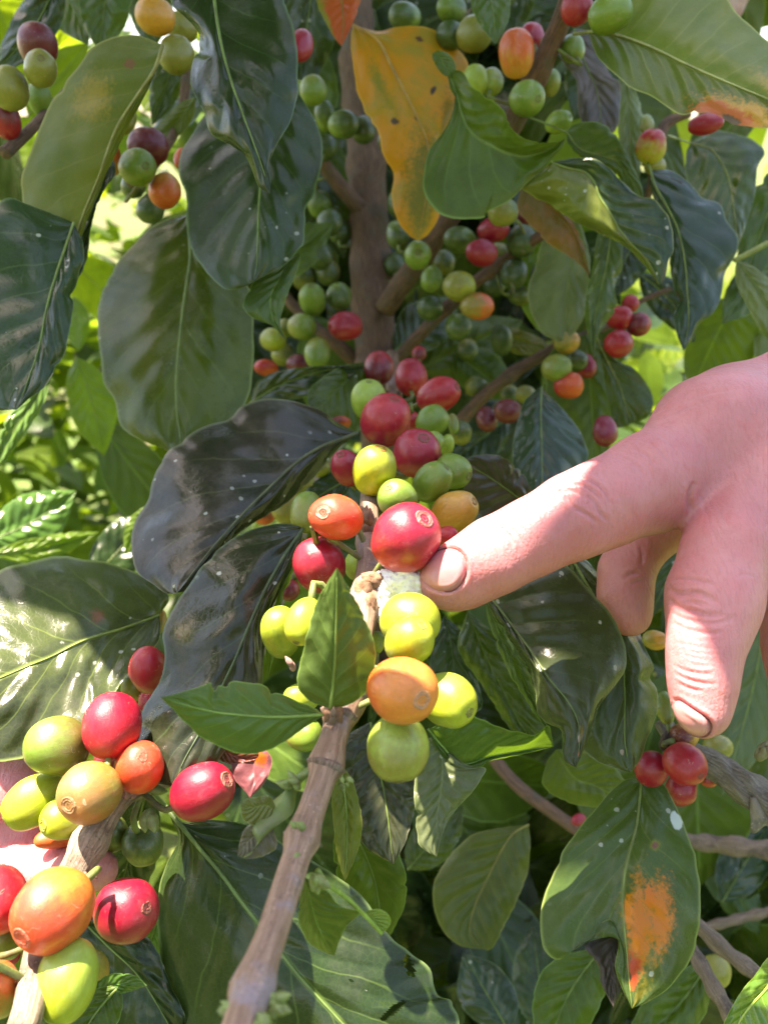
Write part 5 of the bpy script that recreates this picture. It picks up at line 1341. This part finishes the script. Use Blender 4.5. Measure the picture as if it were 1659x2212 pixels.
C(1115, 115, 38, 50, None, OR, YO, "upright yellow orange cherry standing on its stalk beside the branch", group=GM, d=.325, k=-.3)
C(1149, 78, 26, 32, None, CRIM, RED, "dim red cherry behind the upright yellow orange one", group=GM, d=.345)
C(1138, 212, 39, 37, (1158, 228), GR, GR, "green cherry with a round brown scar in front of the brown branch", group=GM, d=.315)
C(1186, 178, 24, 29, None, GR, OL, "green cherry on the far side of the brown branch", group=GM, d=.35)
C(1206, 262, 32, 22, (1228, 260), LG, GR, "light green cherry lying over the curving leaf stalk", group=GM, d=.335)
C(1237, 104, 26, 34, None, GR, GR, "hanging green cherry under the pale leaf's stalk", group=GM, d=.33)
C(1245, 13, 38, 34, (1248, -18), RED, CRIM, "bright red cherry at the very top on the brown branch", group=GM, d=.30)
C(1318, 28, 48, 41, None, GR, GR, "large smooth green cherry beside the topmost bright red one", group=GM, d=.285)
C(1026, 173, 27, 33, None, LG, LG, "pale green cherry against the folded leaf's edge", group=GM, d=.345)
C(1062, 176, 26, 33, None, LG, OL, "pale green cherry next to the one at the folded leaf's edge", group=GM, d=.35)
C(1087, 457, 34, 30, None, OL, GR, "olive green cherry under the folded leaf's lower edge", group=GM, d=.34)
C(1407, 315, 34, 33, (1405, 286), YG, RED, "red and green cherry hanging before the sunny gap", group=GM, d=.34, k=-.2)
C(1524, 267, 38, 21, None, CRIM, CRIM, "slim red cherry under the scorched pale leaf", group=GM, d=.345)
C(1397, 268, 16, 28, None, OL, GR, "greenish cherry at the edge of the pale narrow leaf", group=GM, d=.36)
C(1415, 358, 26, 20, None, OL, OL, "olive cherry below the red and green one", group=GM, d=.36)
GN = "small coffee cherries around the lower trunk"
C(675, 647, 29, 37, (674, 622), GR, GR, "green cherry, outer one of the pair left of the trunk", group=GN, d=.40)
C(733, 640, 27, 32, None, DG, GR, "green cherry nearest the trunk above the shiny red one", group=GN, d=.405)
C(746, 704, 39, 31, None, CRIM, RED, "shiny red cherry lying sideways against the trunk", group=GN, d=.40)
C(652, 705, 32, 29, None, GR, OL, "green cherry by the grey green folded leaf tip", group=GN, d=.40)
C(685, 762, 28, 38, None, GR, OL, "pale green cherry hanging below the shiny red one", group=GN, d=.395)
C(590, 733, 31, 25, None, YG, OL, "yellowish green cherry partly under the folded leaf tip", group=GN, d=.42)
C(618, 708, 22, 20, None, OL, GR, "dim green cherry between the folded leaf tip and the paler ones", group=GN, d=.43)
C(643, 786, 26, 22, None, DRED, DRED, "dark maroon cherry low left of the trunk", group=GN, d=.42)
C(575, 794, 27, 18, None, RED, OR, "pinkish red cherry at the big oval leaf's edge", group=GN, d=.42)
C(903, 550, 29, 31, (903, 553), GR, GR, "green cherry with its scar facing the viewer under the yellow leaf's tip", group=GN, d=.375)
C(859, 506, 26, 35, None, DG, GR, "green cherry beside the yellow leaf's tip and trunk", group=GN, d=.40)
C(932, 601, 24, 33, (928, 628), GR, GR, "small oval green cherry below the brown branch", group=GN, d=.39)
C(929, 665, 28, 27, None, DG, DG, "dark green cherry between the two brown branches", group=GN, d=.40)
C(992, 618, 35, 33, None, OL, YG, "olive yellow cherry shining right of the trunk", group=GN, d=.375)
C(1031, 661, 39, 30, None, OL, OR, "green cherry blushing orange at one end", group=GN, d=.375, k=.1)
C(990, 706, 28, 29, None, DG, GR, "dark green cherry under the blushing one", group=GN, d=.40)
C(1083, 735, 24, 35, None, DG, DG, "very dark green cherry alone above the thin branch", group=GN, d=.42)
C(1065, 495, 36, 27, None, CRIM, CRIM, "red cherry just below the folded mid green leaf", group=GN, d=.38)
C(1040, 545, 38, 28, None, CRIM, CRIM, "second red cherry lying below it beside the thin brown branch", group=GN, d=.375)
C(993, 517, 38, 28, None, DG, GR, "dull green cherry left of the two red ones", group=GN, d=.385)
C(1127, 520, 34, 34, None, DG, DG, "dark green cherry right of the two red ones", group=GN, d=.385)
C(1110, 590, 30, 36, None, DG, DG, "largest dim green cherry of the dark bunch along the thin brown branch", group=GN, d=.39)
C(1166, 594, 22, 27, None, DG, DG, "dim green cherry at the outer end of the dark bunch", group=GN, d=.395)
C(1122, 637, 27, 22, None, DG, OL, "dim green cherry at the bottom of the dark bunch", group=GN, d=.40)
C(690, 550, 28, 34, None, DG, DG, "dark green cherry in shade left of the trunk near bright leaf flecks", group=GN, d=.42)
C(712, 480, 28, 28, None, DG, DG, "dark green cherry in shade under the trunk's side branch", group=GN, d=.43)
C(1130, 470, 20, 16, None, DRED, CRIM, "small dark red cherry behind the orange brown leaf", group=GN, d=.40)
GR_ = "small coffee cherries on the thin branch above the hand"
C(1224, 738, 31, 26, None, OL, YO, "yellow orange cherry on top of the thin branch", group=GR_, d=.375)
C(1202, 795, 31, 30, None, GR, OL, "plain green cherry hanging under the thin branch", group=GR_, d=.37)
C(1245, 778, 25, 23, None, DG, DG, "dark green cherry tucked between the plain green and red ones", group=GR_, d=.385)
C(1266, 790, 22, 29, None, CRIM, CRIM, "crimson cherry behind the dark green one on the thin branch", group=GR_, d=.39)
C(1228, 832, 31, 29, None, OR, RED, "salmon red cherry lowest of its bunch on the thin branch", group=GR_, d=.37)
C(1338, 686, 28, 26, None, RED, RED, "orange red cherry in the middle of the red bunch at the twig's end", group=GR_, d=.37)
C(1379, 700, 26, 25, None, DRED, RED, "dark red cherry at the outer side of the red bunch", group=GR_, d=.37)
C(1337, 742, 31, 30, None, RED, CRIM, "lowest and largest cherry of the red bunch", group=GR_, d=.365)
C(1362, 655, 18, 20, None, RED, RED, "small red cherry at the top of the red bunch", group=GR_, d=.38)
C(1097, 888, 29, 27, None, DRED, DRED, "shiny maroon cherry against the blue green pointed leaf", group=GR_, d=.38)
C(1052, 905, 23, 30, None, DRED, DRED, "blackish red cherry beside the shiny maroon one", group=GR_, d=.39)
C(1135, 852, 23, 20, None, OL, OL, "dim olive cherry above the blue green pointed leaf", group=GR_, d=.40)
C(1307, 930, 27, 36, None, (.20, .006, .03), (.20, .006, .03), "dark magenta cherry just above the back of the hand", group=GR_, d=.34, stalk=False)
C(1028, 835, 23, 22, None, DG, OL, "dull green cherry above the blackish red one", group=GR_, d=.42)
C(996, 935, 24, 28, None, DG, OL, "dull green cherry in shade right of the main cluster", group=GR_, d=.34)
GJ = "coffee cherries at the grey branch end under the fingertip"
C(1407, 1662, 36, 40, None, CRIM, RED, "glossy red cherry against the notched leaf's tip", group=GJ, d=.245)
C(1479, 1651, 46, 44, (1501, 1666), RED, RED, "largest wrinkled red cherry of the bunch below the fingertip", group=GJ, d=.235)
C(1472, 1707, 33, 36, None, CRIM, RED, "red cherry hanging lowest under the largest wrinkled one", group=GJ, d=.25)
C(1532, 1682, 24, 19, None, RED, OR, "small orange red cherry beside the grey branch", group=GJ, d=.255)
C(1478, 1590, 36, 28, None, DRED, TAN, "brownish red cherry right behind the fingernail", group=GJ, d=.245)
C(1436, 1529, 20, 38, None, OL, GR, "green cherry between the notched leaf and middle finger", group=GJ, d=.255)
C(1415, 1383, 28, 21, None, YO, OL, "pale olive cherry beside the thumb tip", group=GJ, d=.28)
C(1551, 1615, 34, 28, None, OL, OL, "blurred green cherry behind the fingertip and grey branch", group=GJ, d=.30)
C(1544, 2101, 33, 39, None, OL, OL, "blurred green cherry between the two bare twigs", group=GJ, d=.34, stalk=False)
C(1250, 1772, 18, 13, None, CRIM, CRIM, "small pinkish cherry peeping beside the rusty leaf", group=GJ, d=.38, stalk=False)
GK = "dim coffee cherries deep behind the purplish leaf"
C(616, 1092, 32, 42, None, OL, YO, "dim orange green cherry in the dark below the arching purplish leaf", group=GK, d=.33)
C(655, 1045, 26, 26, None, OL, OL, "dim olive cherry directly under the arching purplish leaf", group=GK, d=.34)
C(570, 1105, 26, 30, None, DRED, OR, "dim reddish cherry furthest out under the arching leaf", group=GK, d=.35)
C(690, 1010, 24, 20, None, OL, YG, "dim green cherry at the arching leaf's stalk", group=GK, d=.31)
C(735, 913, 26, 15, None, DRED, OR, "brownish red sliver of cherry by the purplish leaf's base", group=GK, d=.33, stalk=False)

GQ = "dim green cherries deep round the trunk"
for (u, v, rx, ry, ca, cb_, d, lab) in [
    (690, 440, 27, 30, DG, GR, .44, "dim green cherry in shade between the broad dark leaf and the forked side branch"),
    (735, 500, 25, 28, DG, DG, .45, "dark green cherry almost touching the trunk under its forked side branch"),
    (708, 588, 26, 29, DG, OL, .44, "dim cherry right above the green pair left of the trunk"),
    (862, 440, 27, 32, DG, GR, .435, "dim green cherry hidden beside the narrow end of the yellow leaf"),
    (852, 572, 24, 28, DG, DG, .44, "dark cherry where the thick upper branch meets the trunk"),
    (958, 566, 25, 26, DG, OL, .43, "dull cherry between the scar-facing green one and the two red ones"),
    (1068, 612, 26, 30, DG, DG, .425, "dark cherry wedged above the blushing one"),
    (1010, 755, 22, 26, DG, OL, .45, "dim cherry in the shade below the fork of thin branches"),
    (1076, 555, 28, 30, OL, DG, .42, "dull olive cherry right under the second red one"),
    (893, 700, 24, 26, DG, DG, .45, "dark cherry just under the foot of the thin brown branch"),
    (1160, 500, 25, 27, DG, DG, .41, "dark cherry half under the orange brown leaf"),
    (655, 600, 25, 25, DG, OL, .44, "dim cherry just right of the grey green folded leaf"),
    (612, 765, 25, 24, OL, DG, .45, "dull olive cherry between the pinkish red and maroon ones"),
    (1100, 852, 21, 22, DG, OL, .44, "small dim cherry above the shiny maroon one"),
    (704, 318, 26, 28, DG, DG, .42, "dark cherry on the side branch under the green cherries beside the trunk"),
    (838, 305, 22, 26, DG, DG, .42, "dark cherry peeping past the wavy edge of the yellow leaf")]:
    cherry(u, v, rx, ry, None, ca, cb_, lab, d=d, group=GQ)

# =====================================================================
# hands
# =====================================================================
SK = skin_mat()
def finish(V, Q, creases, label, name="person", dents=()):
    V, Nn, Q = subdivide(V, Q)
    if ((V - V.mean(0)) * Nn).sum(1).mean() < 0: Q = Q[:, ::-1]; Nn = -Nn
    bvh = BVHTree.FromPolygons([Vector(v) for v in V], [tuple(int(i) for i in q) for q in Q])
    for (line, dp, wd) in creases: crease(V, Nn, bvh, line, dp, wd)
    me, c = mesh_np("hand", V, Q)
    return me, c, bvh

rh = [
    (.004, [(968, 1253, .1965, 66), (1000, 1240, .1965, 71), (1070, 1200, .196, 79), (1150, 1160, .196, 80), (1240, 1115, .197, 89), (1310, 1085, .199, 92), (1400, 1045, .203, 104), (1560, 955, .212, 118)]),
    (.0035, [(1518, 1532, .177, 62), (1519, 1470, .179, 68), (1522, 1400, .181, 74), (1535, 1340, .184, 84), (1543, 1290, .187, 95), (1570, 1200, .192, 92), (1650, 1040, .205, 112)]),
    (.003, [(1735, 1500, .20, 70), (1740, 1400, .202, 84), (1745, 1290, .204, 96), (1790, 1120, .215, 112)]),
    (.012, [(1560, 955, .213, 112), (1650, 1020, .212, 112), (1790, 1100, .220, 112)]),
    (.012, [(1560, 955, .216, 116), (1800, 880, .228, 150), (2100, 800, .245, 150)]),
    (.012, [(1690, 1040, .214, 112), (1850, 960, .23, 150), (2100, 850, .245, 150)]),
    (.012, [(1790, 1110, .222, 108), (1950, 1030, .235, 140), (2100, 900, .245, 150)]),
    (.010, [(1492, 908, .226, 60), (1570, 882, .228, 78), (1700, 862, .23, 84), (1900, 850, .24, 110)]),
    (.006, [(1640, 900, .240, 84), (1520, 1040, .243, 72), (1440, 1125, .243, 62), (1385, 1170, .242, 58), (1352, 1235, .238, 56), (1350, 1290, .235, 54), (1360, 1328, .233, 48)]),
]
V, Q = sculpt(rh, h=.0009, smooth=5)
V = V + np.array([[mnoise.noise(Vector(p * 70)) * .0007 + mnoise.noise(Vector(p * 160)) * .00025] for p in V]) * BACK
cr = []
# index finger: folds at both joints, the web and fine lines on the back
for line, dp, wd in [
    ([(1198, 1066), (1215, 1060), (1240, 1062), (1262, 1076)], .00055, .00045),
    ([(1208, 1052), (1232, 1046), (1262, 1050), (1290, 1068), (1300, 1085)], .0006, .00045),
    ([(1218, 1036), (1245, 1030), (1280, 1040), (1306, 1062), (1318, 1090)], .0006, .0005),
    ([(1232, 1094), (1256, 1104), (1280, 1120), (1292, 1132)], .0005, .0005),
    ([(1212, 1046), (1222, 1062), (1228, 1082), (1244, 1100)], .0005, .0004),
    ([(1265, 1068), (1285, 1085), (1296, 1108), (1316, 1126)], .0004, .0005),
    ([(1062, 1130), (1082, 1140), (1102, 1160), (1108, 1188)], .00045, .0004),
    ([(1075, 1122), (1098, 1138), (1118, 1158), (1128, 1184)], .0003, .00035),
    ([(1084, 1118), (1112, 1128), (1134, 1150)], .00028, .0003),
    ([(1340, 985), (1370, 1000), (1392, 1030)], .0002, .0004),
    ([(1365, 968), (1398, 985), (1424, 1020)], .0002, .0004),
    ([(1390, 950), (1425, 972), (1450, 1010)], .0002, .0004),
    ([(1420, 935), (1450, 960), (1470, 1000)], .0002, .0004),
    ([(1497, 1108), (1488, 1085), (1492, 1060), (1502, 1040)], .0007, .0008),
    ([(1360, 920), (1400, 900), (1440, 880)], .0002, .0006),
    ([(1430, 905), (1480, 880), (1540, 862), (1600, 850)], .0003, .0009),
    ([(1470, 870), (1530, 850), (1590, 840)], .0003, .0008),
    ([(1345, 1250), (1362, 1240), (1385, 1236)], .0006, .0006), ([(1350, 1268), (1370, 1258), (1392, 1252)], .0004, .0005), ([(1382, 1180), (1388, 1200), (1384, 1222)], .0006, .0006),
    # middle finger knuckle
    ([(1448, 1252), (1480, 1250), (1520, 1256), (1550, 1268)], .0004, .00045),
    ([(1444, 1272), (1468, 1284), (1500, 1280), (1532, 1290), (1552, 1304)], .00055, .0006),
    ([(1446, 1292), (1462, 1310), (1500, 1322), (1540, 1330), (1568, 1326)], .00055, .0006),
    ([(1450, 1318), (1478, 1336), (1518, 1344), (1560, 1344), (1590, 1330)], .00035, .0005),
    ([(1452, 1344), (1490, 1362), (1530, 1368), (1566, 1366)], .0003, .0004),
    ([(1468, 1300), (1500, 1302), (1530, 1308)], .0003, .0004),
    ([(1452, 1436), (1478, 1448), (1512, 1456), (1540, 1456)], .0003, .0004),
    ([(1456, 1452), (1480, 1466), (1512, 1476), (1545, 1478)], .0003, .0004),
    ([(1462, 1474), (1490, 1488), (1520, 1494)], .0003, .0004),
    ([(1640, 1250), (1610, 1240), (1590, 1250)], .0002, .0004),
]: cr.append((line, dp, wd))
r_ = random.Random(9)
for k in range(34):      # fine oblique lines on the back of the hand and fingers
    u = r_.uniform(1330, 1650); v = 1180 - (u - 1330) * .75 + r_.uniform(-130, 110); ln = r_.uniform(30, 75); a = r_.uniform(.9, 1.4)
    cr.append(([(u, v), (u + ln * .5 * math.cos(a) + 4, v + ln * .5 * math.sin(a)), (u + ln * math.cos(a), v + ln * math.sin(a))], .00013, .00035))
for k in range(7):
    v = 1385 + k * 8 + r_.uniform(-3, 3); u = r_.uniform(1455, 1490)
    cr.append(([(u, v), (u + 40, v + 9), (u + 85, v + 10)], .00010, .0003))
NI = [(908, 1243), (914, 1222), (930, 1200), (955, 1186), (982, 1183), (1000, 1196), (1008, 1220), (1006, 1245), (994, 1265), (975, 1278), (948, 1277), (922, 1266)]
NM = [(1452, 1514), (1452, 1536), (1462, 1558), (1478, 1578), (1500, 1590), (1524, 1592), (1536, 1580), (1536, 1562), (1522, 1549), (1498, 1534), (1476, 1518), (1462, 1508)]
for nl in (NI, NM):
    cr.append((nl + [nl[0]], .0011, .00042))
me, c, bvh = finish(V, Q, cr, None)
ph = link("person", me, SK, None, c)
tag(ph, "hand pointing with its index finger at the biggest red cherry, middle finger bent down", "person")
bv2 = BVHTree.FromPolygons([v.co + Vector(c) for v in me.vertices], [tuple(p.vertices) for p in me.polygons])
nail(ph, bv2, NI, "short clean nail of the index finger", (.56, .215, .225))
nail(ph, bv2, NM, "pale nail of the bent middle finger", (.60, .25, .25))

lh = [
    (.004, [(212, 1880, .209, 44), (150, 1882, .214, 54), (60, 1880, .219, 60), (-80, 1890, .226, 66), (-260, 1900, .235, 80)]),
    (.0035, [(60, 1790, .224, 34), (0, 1800, .226, 46), (-120, 1810, .230, 60), (-260, 1830, .238, 78)]),
    (.004, [(38, 1706, .220, 62), (-20, 1690, .222, 64), (-120, 1710, .228, 70), (-260, 1780, .238, 84)]),
    (.010, [(-150, 1720, .235, 80), (-330, 1800, .245, 120), (-330, 1920, .245, 120)]),
]
V, Q = sculpt(lh, h=.0009, smooth=4)
cl = [([(60, 1812), (64, 1850), (58, 1890)], .0003, .0005), ([(0, 1830), (30, 1834), (60, 1828)], .0003, .0005), ([(10, 1700), (16, 1740), (8, 1780)], .0005, .0006)]
me, c, _ = finish(V, Q, cl, None)
pl = link("person", me, SK, None, c)
tag(pl, "open fingers cradling the pale twig and its cherries from behind", "person")
bpy.context.view_layer.update()
print("objects", len(bpy.data.objects), "cherries", CH_N[0])

# =====================================================================
# unseen leaves set out overhead to throw the shade; the sun gets in where the photo shows it
# =====================================================================
def canopy():
    r = np.random.default_rng(5)
    dg = bpy.context.evaluated_depsgraph_get()
    keep = []
    for (a, b, c, q) in LITS:      # a spot that something in the bush already shades needs no opening
        p = P(a, b, c); n = 0; dd = p - CP; dd /= np.linalg.norm(dd)
        ok, loc, *_ = sc.ray_cast(dg, Vector(CP), Vector(dd), distance=2)
        if ok and np.linalg.norm(np.array(loc) - p) < .08: p = np.array(loc)
        for k in range(9):
            o_ = p + r.normal(0, q * .5, 3) + BACK * .02
            ok, loc, nrm, idx, ob, _ = sc.ray_cast(dg, Vector(o_ + L * .020), Vector(L), distance=1.0)
            n += (not ok) or (Vector(loc) - Vector(p)).length < .035
        if n >= 4: keep.append((p, q))
        else: print("shaded anyway", a, b)
    LT_ = np.array([k_[0] for k_ in keep]); LR = np.array([k_[1] for k_ in keep])
    e1 = np.cross(L, [0, 1, 0]); e1 /= np.linalg.norm(e1); e2 = np.cross(L, e1)
    flat = lambda p: np.array([np.dot(p, e1), np.dot(p, e2)])
    LF_ = np.array([flat(p) for p in LT_])
    nocov = [0]
    pts = []
    for v in np.arange(-60, 2300, 30):
        for u in np.arange(-60, 1730, 30):
            d = P(u, v, 1) - CP; d /= np.linalg.norm(d)
            ok, loc, *_ = sc.ray_cast(dg, Vector(CP), Vector(d), distance=1.8)
            if not ok: continue
            loc = np.array(loc); dist = -np.dot(loc - CP, BACK)
            far = .62 if (u < 420 or (u > 1350 and v < 1300)) else 1.3
            if dist > far: continue
            pts.append(loc)
    extra = [p + r.normal(0, .012, 3) for p in pts if r.random() < .3]
    pts = pts + extra
    order = r.permutation(len(pts)); items = []; sel = []
    cov = []     # flat centre, flat axis, half length, half width, height along L
    nadd = 0
    for i in order:
        p = pts[i]; f = flat(p)
        lit = np.any((np.linalg.norm(LF_ - f, axis=1) < LR))
        if lit or r.random() < .02: continue
        if cov:
            C_ = np.array(cov); w_ = f - C_[:, :2]
            a = w_[:, 0] * C_[:, 2] + w_[:, 1] * C_[:, 3]; bb = -w_[:, 0] * C_[:, 3] + w_[:, 1] * C_[:, 2]
            ins = ((a / (C_[:, 4] * .85)) ** 2 + (bb / (C_[:, 5] * .85)) ** 2 < 1) & (C_[:, 6] > np.dot(p, L) + .05)
            if ins.any(): continue
        for k in range(70):
            ln = r.uniform(.10, .14) * (1 - .78 * k / 70); wd = ln * .42
            th = r.uniform(0, 2 * math.pi); ax2 = np.array([math.cos(th), math.sin(th)])
            off = ax2 * r.uniform(-.3, .3) * ln + np.array([-ax2[1], ax2[0]]) * r.uniform(-.25, .25) * wd
            c2 = f + off; t = r.uniform(.20, .55)
            c = p + e1 * off[0] + e2 * off[1] + L * t
            q = c - CP; z = -np.dot(q, BACK); x = np.dot(q, RIGHT); y = np.dot(q, UP)
            if z > 0 and abs(x) < z * .48 + .06 and -z * .65 - .06 < y < z * .64 + .065: continue
            if np.linalg.norm(q) < .09: continue
            w_ = LF_ - c2; a = np.clip(w_ @ ax2, -ln / 2, ln / 2)
            if (np.linalg.norm(w_ - a[:, None] * ax2, axis=1) < LR * .85 + wd * .34).any(): continue
            items.append(loose_leaf(c, e1 * ax2[0] + e2 * ax2[1] + L * r.normal(0, .12), L + r.normal(0, .10, 3), ln, wd, .10, .08))
            sel.append(int(r.choice(2))); cov.append((c2[0], c2[1], ax2[0], ax2[1], ln / 2, wd / 2, np.dot(c, L)))
            break
        else:
            nocov[0] += 1
    print("canopy uncovered", nocov, "kept", len(keep))
    print("canopy", len(items), "of", len(pts))
    o = loose_mesh("unseen_shade_foliage", items, m_mid, bush, [m_grn], sel); o['kind'] = "stuff"  # out of view, each leaf placed to block sun outside the lit spots
canopy()
bpy.context.view_layer.update()
